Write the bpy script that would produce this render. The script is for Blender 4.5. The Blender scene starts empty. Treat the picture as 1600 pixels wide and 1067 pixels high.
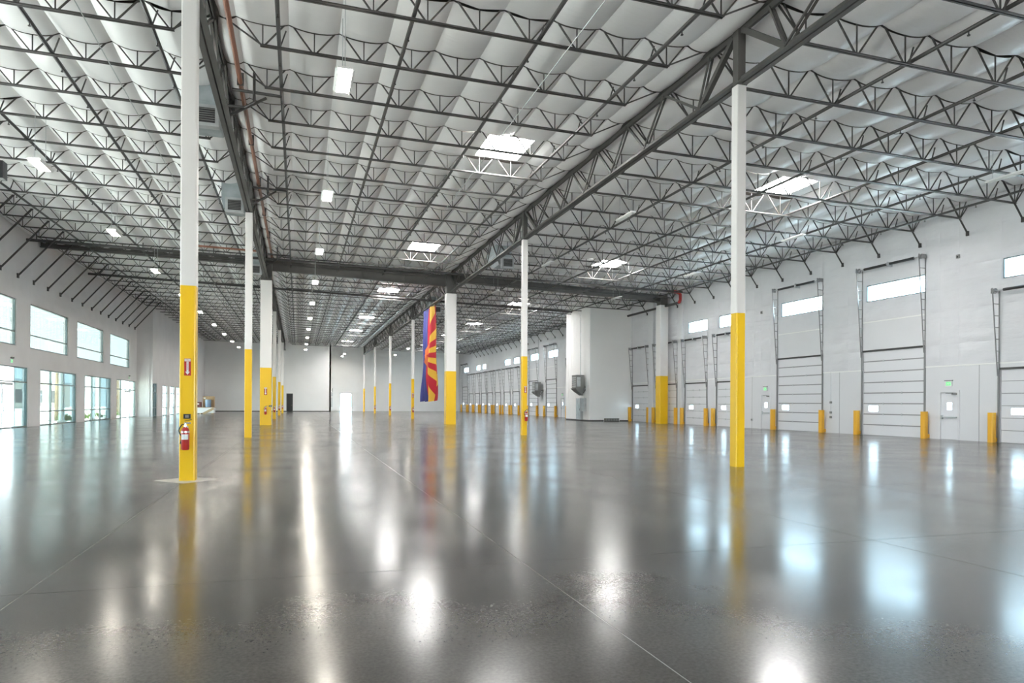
import bpy, math, random
from mathutils import Vector, Matrix, noise
random.seed(7)
S = bpy.context.scene
COL = S.collection

# ------------------------------------------------------------------ camera, world, sun, exposure
F_PX, YAW, ROLL, CY, EYE = 1097.2, 0.29562, 0.00539, 629.73, 1.529
cam_d = bpy.data.cameras.new('camera'); cam = bpy.data.objects.new('camera', cam_d); COL.objects.link(cam)
cam_d.sensor_fit = 'HORIZONTAL'; cam_d.sensor_width = 36.0; cam_d.lens = F_PX / 1600 * 36
cam_d.shift_y = (CY - 533.5) / 1600; cam_d.clip_end = 2000; cam_d.clip_start = 0.05
_r = Vector((math.cos(YAW), -math.sin(YAW), 0)); _u = Vector((0, 0, 1)); _f = Vector((math.sin(YAW), math.cos(YAW), 0))
_cr = _r * math.cos(ROLL) + _u * math.sin(ROLL); _cu = -_r * math.sin(ROLL) + _u * math.cos(ROLL)
_m = Matrix((_cr, _cu, -_f)).transposed().to_4x4(); _m.translation = (0, 0, EYE)
cam.matrix_world = _m
S.camera = cam

W = bpy.data.worlds.new('sky'); S.world = W; W.use_nodes = True
W.node_tree.nodes['Background'].inputs[0].default_value = (0.82, 0.94, 1.0, 1)
W.node_tree.nodes['Background'].inputs[1].default_value = 21.0
sun_d = bpy.data.lights.new('sun', 'SUN'); sun = bpy.data.objects.new('sun', sun_d); COL.objects.link(sun)
sun_d.energy = 170.0; sun_d.angle = 0.01; sun_d.color = (1, 0.97, 0.92)
sun.rotation_euler = (-math.radians(25), 0, 0)          # high sun over the far end of the building
LAMP_L, SKY_L = 85.0, 58.0

S.view_settings.view_transform = 'Standard'; S.view_settings.look = 'None'
S.view_settings.gamma = 1.0; S.view_settings.use_curve_mapping = False
S.view_settings.exposure = 0.62
cy = S.cycles
cy.max_bounces = 12; cy.diffuse_bounces = 9; cy.glossy_bounces = 4; cy.transmission_bounces = 4
cy.transparent_max_bounces = 12; cy.sample_clamp_indirect = 6.0; cy.use_denoising = True
cy.caustics_reflective = True; cy.caustics_refractive = False

# ------------------------------------------------------------------ main dimensions (metres)
XL, XL2, XW, XA, XR = -15.0, -13.6, 27.85, -2.04, 10.33
Y0, BAY, JS = 14.9, 17.07, 2.4386
YSTEP, YBL, YBR, YFRONT = 75.8, 116.0, 124.5, -9.0
ROOF = 12.2
def F(x): return 11.0 - 0.02 * x            # underside of the roof insulation
def CY_(n): return Y0 + BAY * n
def JY(k): return Y0 + JS / 2 + JS * k      # joist lines

# ------------------------------------------------------------------ helpers
class MB:
    def __init__(s): s.v = []; s.f = []
    def quad(s, a, b, c, d):
        n = len(s.v); s.v += [tuple(a), tuple(b), tuple(c), tuple(d)]; s.f.append((n, n+1, n+2, n+3)); return s
    def obox(s, c, ax, ay, az):
        c = Vector(c); n = len(s.v)
        for i in (-1, 1):
            for j in (-1, 1):
                for k in (-1, 1): s.v.append(tuple(c + ax*i + ay*j + az*k))
        for f in ((0,1,3,2),(4,6,7,5),(0,4,5,1),(2,3,7,6),(0,2,6,4),(1,5,7,3)): s.f.append(tuple(n+q for q in f))
        return s
    def box(s, x0, x1, y0, y1, z0, z1):
        return s.obox(((x0+x1)/2,(y0+y1)/2,(z0+z1)/2), Vector((abs(x1-x0)/2,0,0)), Vector((0,abs(y1-y0)/2,0)), Vector((0,0,abs(z1-z0)/2)))
    def bar(s, p, q, w, h=None, up=(0,0,1)):
        p = Vector(p); q = Vector(q); h = h or w; d = (q-p)
        L = d.length; d.normalize(); u = Vector(up)
        if abs(d.dot(u)) > .99: u = Vector((0,1,0))
        sd = d.cross(u).normalized(); u2 = sd.cross(d)
        return s.obox((p+q)/2, d*(L/2), sd*(w/2), u2*(h/2))
    def cyl(s, p, q, r, n=10, r2=None, caps=True):
        p = Vector(p); q = Vector(q); r2 = r if r2 is None else r2
        d = (q-p).normalized(); u = Vector((0,0,1)) if abs(d.z) < .9 else Vector((1,0,0))
        a = d.cross(u).normalized(); b = d.cross(a); k = len(s.v)
        for i in range(n):
            t = 2*math.pi*i/n; e = a*math.cos(t) + b*math.sin(t)
            s.v.append(tuple(p+e*r)); s.v.append(tuple(q+e*r2))
        for i in range(n):
            j = (i+1) % n; s.f.append((k+2*i, k+2*j, k+2*j+1, k+2*i+1))
        if caps:
            s.f.append(tuple(k+2*i for i in reversed(range(n)))); s.f.append(tuple(k+2*i+1 for i in range(n)))
        return s
    def tube(s, pts, r, n=8):
        for a, b in zip(pts, pts[1:]): s.cyl(a, b, r, n)
        return s
    def rbox(s, x0, x1, y0, y1, z0, z1, r, n=3):
        """vertical prism with rounded corners"""
        pts = []
        for cx, cyy, a0 in ((x1-r,y1-r,0),(x0+r,y1-r,90),(x0+r,y0+r,180),(x1-r,y0+r,270)):
            for i in range(n+1):
                t = math.radians(a0 + 90*i/n); pts.append((cx+r*math.cos(t), cyy+r*math.sin(t)))
        k = len(s.v); m = len(pts)
        for x, y in pts: s.v.append((x,y,z0)); s.v.append((x,y,z1))
        for i in range(m):
            j = (i+1) % m; s.f.append((k+2*i, k+2*j, k+2*j+1, k+2*i+1))
        s.f.append(tuple(k+2*i for i in reversed(range(m)))); s.f.append(tuple(k+2*i+1 for i in range(m)))
        return s
    def grid(s, nu, nv, fn):
        k = len(s.v)
        for i in range(nu+1):
            for j in range(nv+1): s.v.append(tuple(fn(i/nu, j/nv)))
        for i in range(nu):
            for j in range(nv):
                a = k+i*(nv+1)+j; s.f.append((a, a+nv+1, a+nv+2, a+1))
        return s
    def mesh(s, name, mat, org=(0,0,0), smooth=False):
        me = bpy.data.meshes.new(name); ox, oy, oz = org
        me.from_pydata([(x-ox,y-oy,z-oz) for x,y,z in s.v], [], s.f); me.validate()
        if mat: me.materials.append(mat)
        if smooth: me.polygons.foreach_set('use_smooth', [True]*len(me.polygons))
        me.update(); return me
    def build(s, name, mat, parent=None, smooth=False, label=None, kind=None):
        org = parent['_org'] if parent is not None else (0,0,0)
        o = link(name, s.mesh(name, mat, org, smooth), parent, label=label, kind=kind); o['_org'] = tuple(org)
        return o

def link(name, data, parent=None, loc=None, label=None, kind=None):
    o = bpy.data.objects.new(name, data); COL.objects.link(o)
    if parent is not None: o.parent = parent
    if loc is not None: o.location = loc
    if label: o['label'] = label
    if kind: o['kind'] = kind
    return o
def thing(name, label, cat, loc=(0,0,0), group=None, kind=None):
    o = bpy.data.objects.new(name, None); COL.objects.link(o); o.location = loc; o.empty_display_size = .2
    o['_org'] = tuple(loc); o['label'] = label; o['category'] = cat
    if group: o['group'] = group
    if kind: o['kind'] = kind
    return o
def tag(o, label, cat, group=None, kind=None):
    o['label'] = label; o['category'] = cat
    if group: o['group'] = group
    if kind: o['kind'] = kind
    return o
def copy_tree(o, loc, label):
    c = o.copy(); COL.objects.link(c); c.location = loc; c['_org'] = tuple(loc); c['label'] = label
    for ch in o.children:
        d = ch.copy(); COL.objects.link(d); d.parent = c
        for g in ch.children:
            e = g.copy(); COL.objects.link(e); e.parent = d
    return c
ONES = ['zeroth','first','second','third','fourth','fifth','sixth','seventh','eighth','ninth','tenth','eleventh','twelfth','thirteenth','fourteenth','fifteenth','sixteenth','seventeenth','eighteenth','nineteenth']
TENS = {2:('twenty','twentieth'),3:('thirty','thirtieth'),4:('forty','fortieth'),5:('fifty','fiftieth')}
def ordn(n):
    if n < 20: return ONES[n]
    t, u = divmod(n, 10); return TENS[t][1] if u == 0 else TENS[t][0] + '-' + ONES[u]

# ------------------------------------------------------------------ materials
def mat(name, col, rough=.5, metal=0.0, spec=.5):
    m = bpy.data.materials.new(name); m.use_nodes = True; b = m.node_tree.nodes['Principled BSDF']
    b.inputs['Base Color'].default_value = (*col, 1); b.inputs['Roughness'].default_value = rough
    b.inputs['Metallic'].default_value = metal; b.inputs['Specular IOR Level'].default_value = spec
    return m
def nd(m, t, **k):
    n = m.node_tree.nodes.new(t)
    for a, v in k.items(): setattr(n, a, v)
    return n
def noisy(m, c1, c2, scale=3.0, vec_scale=(1,1,1), detail=4, rough=None, bump=0.0, bump_scale=None, bump_dist=.02, bump_vec=None):
    """colour variation and fine relief from object-space noise"""
    nt = m.node_tree; L = nt.links; b = nt.nodes['Principled BSDF']
    tc = nd(m, 'ShaderNodeNewGeometry'); mp = nd(m, 'ShaderNodeMapping'); mp.inputs['Scale'].default_value = vec_scale
    L.new(tc.outputs['Position'], mp.inputs['Vector'])
    n = nd(m, 'ShaderNodeTexNoise'); n.inputs['Scale'].default_value = scale; n.inputs['Detail'].default_value = detail
    L.new(mp.outputs[0], n.inputs['Vector'])
    r = nd(m, 'ShaderNodeValToRGB'); r.color_ramp.elements[0].position = .3; r.color_ramp.elements[1].position = .7
    r.color_ramp.elements[0].color = (*c1, 1); r.color_ramp.elements[1].color = (*c2, 1)
    L.new(n.outputs['Fac'], r.inputs[0]); L.new(r.outputs[0], b.inputs['Base Color'])
    if rough:
        mr = nd(m, 'ShaderNodeMapRange'); mr.inputs['To Min'].default_value, mr.inputs['To Max'].default_value = rough
        L.new(n.outputs['Fac'], mr.inputs['Value']); L.new(mr.outputs[0], b.inputs['Roughness'])
    if bump:
        n2 = nd(m, 'ShaderNodeTexNoise'); n2.inputs['Scale'].default_value = bump_scale or scale; n2.inputs['Detail'].default_value = 5
        if bump_vec:
            mp2 = nd(m, 'ShaderNodeMapping'); mp2.inputs['Scale'].default_value = bump_vec
            L.new(tc.outputs['Position'], mp2.inputs['Vector']); L.new(mp2.outputs[0], n2.inputs['Vector'])
        else: L.new(mp.outputs[0], n2.inputs['Vector'])
        bp = nd(m, 'ShaderNodeBump'); bp.inputs['Strength'].default_value = bump; bp.inputs['Distance'].default_value = bump_dist
        L.new(n2.outputs['Fac'], bp.inputs['Height']); L.new(bp.outputs[0], b.inputs['Normal'])
    return m
M = {}
M['steel'] = noisy(mat('dark_grey_steel', (.07,.068,.065), .45), (.034,.032,.03), (.055,.052,.05), 2.0)
M['girder'] = noisy(mat('girder_grey_steel', (.1,.098,.092), .5), (.065,.062,.058), (.09,.086,.081), 1.2)
M['pipe'] = mat('dark_pipe', (.045,.042,.042), .4)
M['red'] = mat('red_paint', (.42,.025,.02), .35)
M['copper'] = mat('rust_brown_pipe', (.24,.10,.06), .45)
M['fabric'] = noisy(mat('white_vinyl_fabric', (.86,.85,.85), .3), (.88,.87,.87), (.93,.92,.92), .7, bump=.5, bump_scale=1.0, bump_vec=(1.2,9,1.2), bump_dist=.02)
M['quilt'] = noisy(mat('white_quilted_vinyl', (.83,.83,.85), .45), (.66,.66,.685), (.72,.72,.745), .6, bump=.7, bump_scale=1.0, bump_vec=(2,1.4,4.5), bump_dist=.05)
M['wall'] = noisy(mat('painted_concrete', (.80,.80,.81), .55), (.69,.69,.71), (.72,.72,.74), .5, bump=.08, bump_scale=25)
M['wall_b'] = noisy(mat('white_far_wall', (.88,.87,.86), .5), (.86,.855,.845), (.89,.885,.875), .5, bump=.1, bump_scale=2)
M['wall_l'] = noisy(mat('grey_white_wall', (.70,.68,.68), .6), (.80,.775,.775), (.86,.835,.835), .6, bump=.4, bump_scale=1.0, bump_vec=(2,3,1.2), bump_dist=.03)
M['white'] = mat('white_paint', (.84,.84,.83), .4)
M['shaft'] = mat('white_column_paint', (.82,.79,.77), .35)
M['yellow'] = mat('yellow_paint', (.86,.52,.012), .32)
M['bollard'] = mat('orange_yellow_guard', (.80,.42,.03), .4)
M['doorw'] = mat('white_door_skin', (.74,.74,.765), .4)
M['gasket'] = mat('grey_joint_strip', (.30,.30,.31), .5)
M['galv'] = noisy(mat('galvanised_metal', (.55,.57,.58), .38, .7), (.48,.50,.51), (.62,.64,.65), 3.0)
M['track'] = mat('grey_steel_track', (.26,.26,.265), .4, .3)
M['duct'] = noisy(mat('duct_sheet_metal', (.42,.47,.49), .4, .6), (.36,.41,.43), (.50,.55,.57), 2.5)
M['heater'] = mat('grey_heater_enamel', (.22,.22,.215), .45)
M['alu'] = mat('aluminium_frame', (.20,.235,.24), .35, .5)
M['black'] = mat('black_plastic', (.015,.015,.017), .4)
M['rubber'] = mat('dark_base', (.05,.05,.05), .6)
M['joint'] = mat('joint_filler', (.34,.33,.31), .25)
M['pad'] = noisy(mat('pale_concrete_pad', (.42,.41,.39), .3), (.36,.35,.33), (.48,.47,.45), 6)
M['card'] = noisy(mat('cardboard', (.36,.24,.13), .8), (.33,.22,.12), (.40,.27,.15), 3)
M['wood'] = mat('pale_wood', (.50,.38,.24), .7)
M['wrap'] = mat('blue_plastic_wrap', (.16,.24,.34), .3)
M['maroon'] = mat('maroon_box', (.12,.03,.03), .6)
M['roof'] = mat('roof_deck', (.10,.09,.08), .8)
M['chrome'] = mat('chrome', (.7,.7,.7), .2, 1.0)
M['label'] = mat('white_label', (.8,.8,.8), .5)
M['ground'] = noisy(mat('pale_outdoor_concrete', (.55,.54,.52), .8), (.50,.49,.47), (.6,.59,.57), .3)
M['leaf'] = noisy(mat('leaf_green', (.10,.17,.05), .6), (.07,.13,.03), (.15,.22,.07), 5)
M['trunk'] = noisy(mat('palm_trunk', (.32,.24,.15), .9), (.22,.16,.10), (.42,.33,.22), 6)
M['stucco'] = mat('far_stucco', (.55,.50,.45), .8)
M['bluepanel'] = mat('blue_grey_metal', (.30,.40,.48), .4)
def emit(name, col, s):
    m = bpy.data.materials.new(name); m.use_nodes = True; nt = m.node_tree; nt.nodes.clear()
    e = nt.nodes.new('ShaderNodeEmission'); e.inputs[0].default_value = (*col, 1); e.inputs[1].default_value = s
    o = nt.nodes.new('ShaderNodeOutputMaterial'); nt.links.new(e.outputs[0], o.inputs[0]); return m
M['lamp'] = emit('lit_lamp', (1, .93, .82), LAMP_L)
M['skylight'] = emit('daylit_skylight', (1, .98, .96), SKY_L)
M['exit'] = emit('lit_exit_green', (.25, .9, .35), .9)
def glass(name, c1, c2=None, scale=4.0):
    m = bpy.data.materials.new(name); m.use_nodes = True; nt = m.node_tree; nt.nodes.clear(); L = nt.links
    t = nt.nodes.new('ShaderNodeBsdfTransparent'); g = nt.nodes.new('ShaderNodeBsdfGlossy'); g.inputs['Roughness'].default_value = .03
    f = nt.nodes.new('ShaderNodeFresnel'); f.inputs[0].default_value = 1.45
    mx = nt.nodes.new('ShaderNodeMixShader'); o = nt.nodes.new('ShaderNodeOutputMaterial')
    t.inputs[0].default_value = (*c1, 1)
    if c2:                                     # vertical bands of clear protective film on the pane
        ge = nt.nodes.new('ShaderNodeNewGeometry'); mp = nt.nodes.new('ShaderNodeMapping'); mp.inputs['Scale'].default_value = (0, scale, 0)
        n = nt.nodes.new('ShaderNodeTexNoise'); n.inputs['Scale'].default_value = 1.0; n.inputs['Detail'].default_value = 3
        r = nt.nodes.new('ShaderNodeValToRGB'); r.color_ramp.elements[0].position = .4; r.color_ramp.elements[1].position = .6
        r.color_ramp.elements[0].color = (*c1, 1); r.color_ramp.elements[1].color = (*c2, 1)
        L.new(ge.outputs['Position'], mp.inputs[0]); L.new(mp.outputs[0], n.inputs[0]); L.new(n.outputs['Fac'], r.inputs[0]); L.new(r.outputs[0], t.inputs[0])
    L.new(f.outputs[0], mx.inputs[0]); L.new(t.outputs[0], mx.inputs[1]); L.new(g.outputs[0], mx.inputs[2]); L.new(mx.outputs[0], o.inputs[0])
    return m
M['glass'] = glass('pale_blue_glass', (.48,.62,.70))
M['glass_cyan'] = glass('filmed_cyan_glass', (.034,.046,.044), (.050,.054,.050), 7.0)
M['glass_green'] = glass('tinted_green_glass', (.062,.082,.075), (.10,.115,.105), 3.0)
M['glass_blue'] = glass('filmed_blue_glass', (.016,.028,.030), (.028,.040,.040), 5.0)
M['glass_near'] = glass('grey_tinted_glass', (.2,.22,.22))
M['glass_far'] = glass('pale_filmed_glass', (.30,.38,.38), (.42,.46,.45), 3.0)
M['glass_door'] = glass('clear_door_glass', (.28,.3,.3))

# polished concrete floor
def floor_mat():
    m = mat('polished_concrete', (.15,.145,.14), .15, 0.0, .36); nt = m.node_tree; L = nt.links; b = nt.nodes['Principled BSDF']
    g = nd(m, 'ShaderNodeNewGeometry')
    n1 = nd(m, 'ShaderNodeTexNoise'); n1.inputs['Scale'].default_value = .55; n1.inputs['Detail'].default_value = 6
    n2 = nd(m, 'ShaderNodeTexNoise'); n2.inputs['Scale'].default_value = 38; n2.inputs['Detail'].default_value = 4; n2.inputs['Roughness'].default_value = .7
    for n in (n1, n2): L.new(g.outputs['Position'], n.inputs['Vector'])
    r1 = nd(m, 'ShaderNodeValToRGB'); r1.color_ramp.elements[0].position = .35; r1.color_ramp.elements[1].position = .68
    r1.color_ramp.elements[0].color = (.076,.070,.064,1); r1.color_ramp.elements[1].color = (.116,.108,.099,1)
    r2 = nd(m, 'ShaderNodeValToRGB'); r2.color_ramp.elements[0].position = .35; r2.color_ramp.elements[1].position = .68
    r2.color_ramp.elements[0].color = (.8,.8,.8,1); r2.color_ramp.elements[1].color = (1.2,1.2,1.2,1)
    L.new(n1.outputs['Fac'], r1.inputs[0]); L.new(n2.outputs['Fac'], r2.inputs[0])
    mx = nd(m, 'ShaderNodeMix', data_type='RGBA', blend_type='MULTIPLY'); mx.inputs[0].default_value = 1
    L.new(r1.outputs[0], mx.inputs[6]); L.new(r2.outputs[0], mx.inputs[7]); L.new(mx.outputs[2], b.inputs['Base Color'])
    mr = nd(m, 'ShaderNodeMapRange'); mr.inputs['From Min'].default_value = .3; mr.inputs['From Max'].default_value = .7
    mr.inputs['To Min'].default_value = .14; mr.inputs['To Max'].default_value = .23
    L.new(n1.outputs['Fac'], mr.inputs['Value']); L.new(mr.outputs[0], b.inputs['Roughness'])
    bp = nd(m, 'ShaderNodeBump'); bp.inputs['Strength'].default_value = .035; bp.inputs['Distance'].default_value = .002
    L.new(n2.outputs['Fac'], bp.inputs['Height']); L.new(bp.outputs[0], b.inputs['Normal'])
    return m
M['floor'] = floor_mat()

# ------------------------------------------------------------------ floor
fl = thing('floor', 'polished grey concrete floor slab reaching from wall to wall', 'floor', (0,0,0), kind='structure')
MB().box(XL-.3, XW+.3, YFRONT, YBR+.3, -.25, -.002).build('joint_filler', M['joint'], fl)
xs = [XL-.3, XA-.03, 2.07, XR-4.1, XR, 19.1, XW+.3]; ys = [YFRONT, 6.42, 10.7, 14.9, 23.4, 31.97, 40.5, 49.04, 66.1, 83.2, 100.2, YBR+.3]
for i in range(len(xs)-1):
    for j in range(len(ys)-1):
        wide = .006
        MB().box(xs[i]+wide, xs[i+1]-wide, ys[j]+.004, ys[j+1]-.004, -.2, 0).build('floor_slab', M['floor'], fl)
def pad(x, y, r):                            # diamond-shaped closure pour round a column foot
    b = MB(); n = len(b.v); b.v += [(x-r,y,.0015),(x,y-r,.0015),(x+r,y,.0015),(x,y+r,.0015),(x-r,y,-.01),(x,y-r,-.01),(x+r,y,-.01),(x,y+r,-.01)]
    b.f += [(0,1,2,3),(4,7,6,5),(0,4,5,1),(1,5,6,2),(2,6,7,3),(3,7,4,0)]
    b.build('column_pad', M['pad'], fl, label='pale diamond-shaped concrete infill around the column foot')
pad(XA, Y0, .62)

# ------------------------------------------------------------------ outdoors
gr = tag(MB().box(-120, 140, -120, 260, -.45, -.26).build('ground', M['ground']), 'pale sunlit paving outside the building', 'ground', kind='structure')

# ------------------------------------------------------------------ walls with openings
def wall_cells(a0, a1, z0, z1, openings, acuts=(), zcuts=()):
    """split a wall rectangle into cells that avoid the openings; openings = (a0,a1,z0,z1)"""
    A = sorted(set([a0, a1] + [v for o in openings for v in o[:2]] + list(acuts))); Z = sorted(set([z0, z1] + [v for o in openings for v in o[2:]] + list(zcuts)))
    A = [v for v in A if a0 <= v <= a1]; Z = [v for v in Z if z0 <= v <= z1]
    for i in range(len(A)-1):
        for j in range(len(Z)-1):
            ca, cz = (A[i]+A[i+1])/2, (Z[j]+Z[j+1])/2
            if any(o[0] < ca < o[1] and o[2] < cz < o[3] for o in openings): continue
            if A[i+1]-A[i] < 1e-4 or Z[j+1]-Z[j] < 1e-4: continue
            yield A[i], A[i+1], Z[j], Z[j+1]
def pillow(y, z, amp):
    s = abs(math.sin(math.pi*y/1.22))**.6 * abs(math.sin(math.pi*(z-3.3)/.78))**.6
    return amp*s*(.75 + .9*noise.noise((y*1.1, z*1.7, 3))) + amp*.5*noise.noise((y*.9, z*3.2, 9))
# openings in the right wall
DOORS_TALL = [(25.65,29.35), (32.3,36.05), (74.2,77.6), (80.6,84.0)]
DOORS = [(18.9,21.95), (39.75,42.5), (43.8,46.65), (47.95,51.1), (52.4,55.35), (67.5,70.4), (88.0,90.9), (92.2,95.1), (96.9,99.8), (101.3,104.2), (105.0,107.9), (109.2,112.1), (113.4,116.3)]
DOOR_FAR_TALL = [(117.6, 121.4)]
WINS_R = [(25.6,29.2), (32.35,35.85), (39.75,42.4), (43.8,46.4), (18.6,21.9), (88.2,90.9), (92.4,95.2), (105.4,107.8), (108.9,111.7), (117.0,120.6), (73.9,77.2), (80.4,83.6)]
ow = [(a,b,0,4.27) for a,b in DOORS_TALL+DOOR_FAR_TALL] + [(a,b,0,3.06) for a,b in DOORS] + [(a,b,6.78,7.64) for a,b in WINS_R] \
   + [(23.87,24.83,0,2.16), (36.78,37.68,0,2.16), (71.9,72.8,0,2.16)]
wr = thing('wall_right', 'long white dock wall, quilted vinyl above painted concrete', 'wall', (XW,0,0), kind='structure')
b = MB()
for y0, y1, z0, z1 in wall_cells(YFRONT, YBR, 0, ROOF, ow): b.box(XW+.06, XW+.3, y0, y1, z0, z1)
b.build('wall_panel', M['wall'], wr)
b = MB()
for y0, y1, z0, z1 in wall_cells(YFRONT, YBR, 0, 3.3, ow): b.box(XW, XW+.06, y0, y1, z0, z1)
for a, c in DOORS_TALL+DOOR_FAR_TALL: b.box(XW, XW+.06, a, c, 4.27, 5.75)
b.build('lower_wall', M['wall'], wr, label='smooth painted lower band')
b = MB()
for y in (22.9, 31.0, 38.6, 56, 64.0, 87): b.box(XW-.004, XW, y-.012, y+.012, 0, 3.3)
b.build('panel_joint', M['gasket'], wr)
oq = ow + [(a,c,0,5.75) for a,c in DOORS_TALL+DOOR_FAR_TALL]
for y0, y1, z0, z1 in wall_cells(YFRONT, YBR, 3.3, 10.6, oq, acuts=[17.9, 30.4, 38.4, 60, 66, 73, 79, 86, 98], zcuts=[6.78, 7.64]):
    ry, rz = (.14, .13) if 17 < y0 < 58 else ((.35, .35) if y0 > 17 else (1, 1))
    b = MB(); nu = max(1, int((y1-y0)/ry)); nv = max(1, int((z1-z0)/rz))
    def fn(u, v):
        y = y0+(y1-y0)*u; z = z0+(z1-z0)*v
        e = 0 if (u in (0,1) or v in (0,1)) else pillow(y, z, .05)
        return (XW-.012-e, y, z)
    b.grid(nu, nv, fn)
    b.build('insulation_panel', M['quilt'], wr, smooth=True)
b = MB()
for y0, y1, z0, z1 in wall_cells(YFRONT, YBR, 3.27, 3.33, oq): b.box(XW-.02, XW, y0, y1, z0, z1)
for a, c in DOORS_TALL: b.box(XW-.02, XW, a, c, 5.72, 5.78)
b.build('termination_strip', M['white'], wr)

# left wall, nearer part
UP = [(y, y+7.1, 4.57, 7.2) for y in (1.35, 10.6, 19.85, 29.1, 38.3, 47.5, 56.6, 65.75)]
LO = [(2.0,9.5,0,3.43), (11.2,18.7,0,3.43), (20.4,28,0,3.43), (30.6,37.9,0,3.43), (39.9,47.2,0,3.43), (49.2,56.5,0,3.43), (58.55,66.1,0,3.43), (68.0,75.5,0,3.43)]
wl = thing('wall_left', 'grey-white storefront wall with two rows of windows', 'wall', (XL,0,0), kind='structure')
b = MB()
for y0, y1, z0, z1 in wall_cells(YFRONT, YSTEP, 0, ROOF, UP+LO): b.box(XL-.3, XL-.03, y0, y1, z0, z1)
b.build('wall_panel', M['wall_l'], wl)
b = MB()
for y0, y1, z0, z1 in wall_cells(YFRONT, YSTEP, 0, 7.2, UP+LO): b.box(XL-.03, XL, y0, y1, z0, z1)
b.build('lower_wall', M['wall_l'], wl)
for y0, y1, z0, z1 in wall_cells(YFRONT, YSTEP, 7.2, 11.4, [], acuts=[38.3, 47.5, 56.6, 65.75]):
    b = MB(); nu = max(1, int((y1-y0)/(.2 if y0 > 30 else 2))); nv = 24
    def fn(u, v):
        y = y0+(y1-y0)*u; z = z0+(z1-z0)*v
        return (XL+(0 if (u in (0,1) or v in (0,1)) else pillow(y, z, .05)), y, z)
    b.grid(nu, nv, fn); b.f = [tuple(reversed(f)) for f in b.f]
    b.build('insulation_panel', M['wall_l'], wl, smooth=True)
# left wall, farther part (steps in)
LO2 = [(76.0,78.1,0,3.3), (81.2,83.9,0,3.2), (85.5,88.4,0,3.2), (89.9,92.7,0,3.2), (94.3,97.1,0,3.2), (98.7,101.5,0,3.2), (103,105.8,0,3.2)]
w2 = thing('wall_left_far', 'farther left wall stepping into the hall, low storefront windows', 'wall', (XL2,0,0), kind='structure')
b = MB(); b.box(XL-.3, XL2-.2, YSTEP, YSTEP+.25, 0, ROOF)
for y0, y1, z0, z1 in wall_cells(YSTEP, YBL, 0, ROOF, LO2): b.box(XL2-.25, XL2, y0, y1, z0, z1)
b.build('wall_panel', M['wall_l'], w2)
# far walls
wb = thing('wall_back', 'pale far wall in two planes behind the columns', 'wall', (0,YBR,0), kind='structure')
MB().box(XL2-.25, 5.0, YBL, YBL+.25, 0, ROOF).box(4.75, 5.0, YBL, YBR+.25, 0, ROOF).build('wall_panel', M['wall_b'], wb)
OB = [(6.9, 8.9, 0, 3.1)]
b = MB()
for x0, x1, z0, z1 in wall_cells(5.0, XW, 0, ROOF, OB): b.box(x0, x1, YBR, YBR+.25, z0, z1)
b.build('wall_panel', M['wall_b'], wb)
b = MB(); b.grid(70, 24, lambda u, v: (5.0+(XW-5.0)*u, YBR-.015-abs(pillow(5+(XW-5)*u, 3.3+7.2*v, .05)), 3.3+7.2*v)); b.f = [tuple(reversed(f)) for f in b.f]
b.build('insulation_panel', M['wall_b'], wb, smooth=True)
MB().box(9.6, 9.7, YBR-.05, YBR, 0, 10.6).build('panel_joint', M['wall_b'], wb)
tag(MB().box(XL2, 5.0, YBL-.02, YBL, 0, .13).build('baseboard_back', M['rubber']), 'dark rubber base strip along the far left wall', 'baseboard', kind='structure')
wf = thing('wall_front', 'wall behind the viewer with a wide open gap added to let in daylight', 'wall', (0,YFRONT,0), kind='structure')
b = MB()
for x0, x1, z0, z1 in wall_cells(XL, XW, 0, ROOF, [(3, 12, 0, 4)]): b.box(x0, x1, YFRONT-.25, YFRONT, z0, z1)  # unglazed gap added behind the viewer to let daylight in
b.build('wall_panel', M['wall'], wf)

# boxed-in enclosure on the right wall
bx = thing('wall_enclosure', 'white boxed-out enclosure projecting from the dock wall', 'wall', (24.0,55.6,0), kind='structure')
MB().box(23.9, XW, 55.6, 61.2, 0, 10.62).build('wall_panel', M['wall_b'], bx)
b = MB()
for i in range(9): b.box(23.885, 23.9, 55.75+i*.6, 55.78+i*.6, 0.15, 10.4)
b.build('panel_seam', M['wall_b'], bx)
MB().box(23.88, 23.9, 55.6, 61.2, 0, .12).box(23.88, 25.2, 55.58, 55.6, 0, .12).box(26.7, 27.6, 55.58, 55.6, 0, .1).build('base_strip', M['rubber'], bx)
g_ = thing('floor_louver', 'dark louvred grille at the foot of the white enclosure', 'vent', (25.9,55.57,0))
MB().box(25.25, 26.65, 55.55, 55.6, 0, .26).build('frame', M['rubber'], g_)
for i in range(14): MB().box(25.3+i*.1, 25.34+i*.1, 55.53, 55.55, .03, .23).build('slat', M['galv'], g_)

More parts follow.
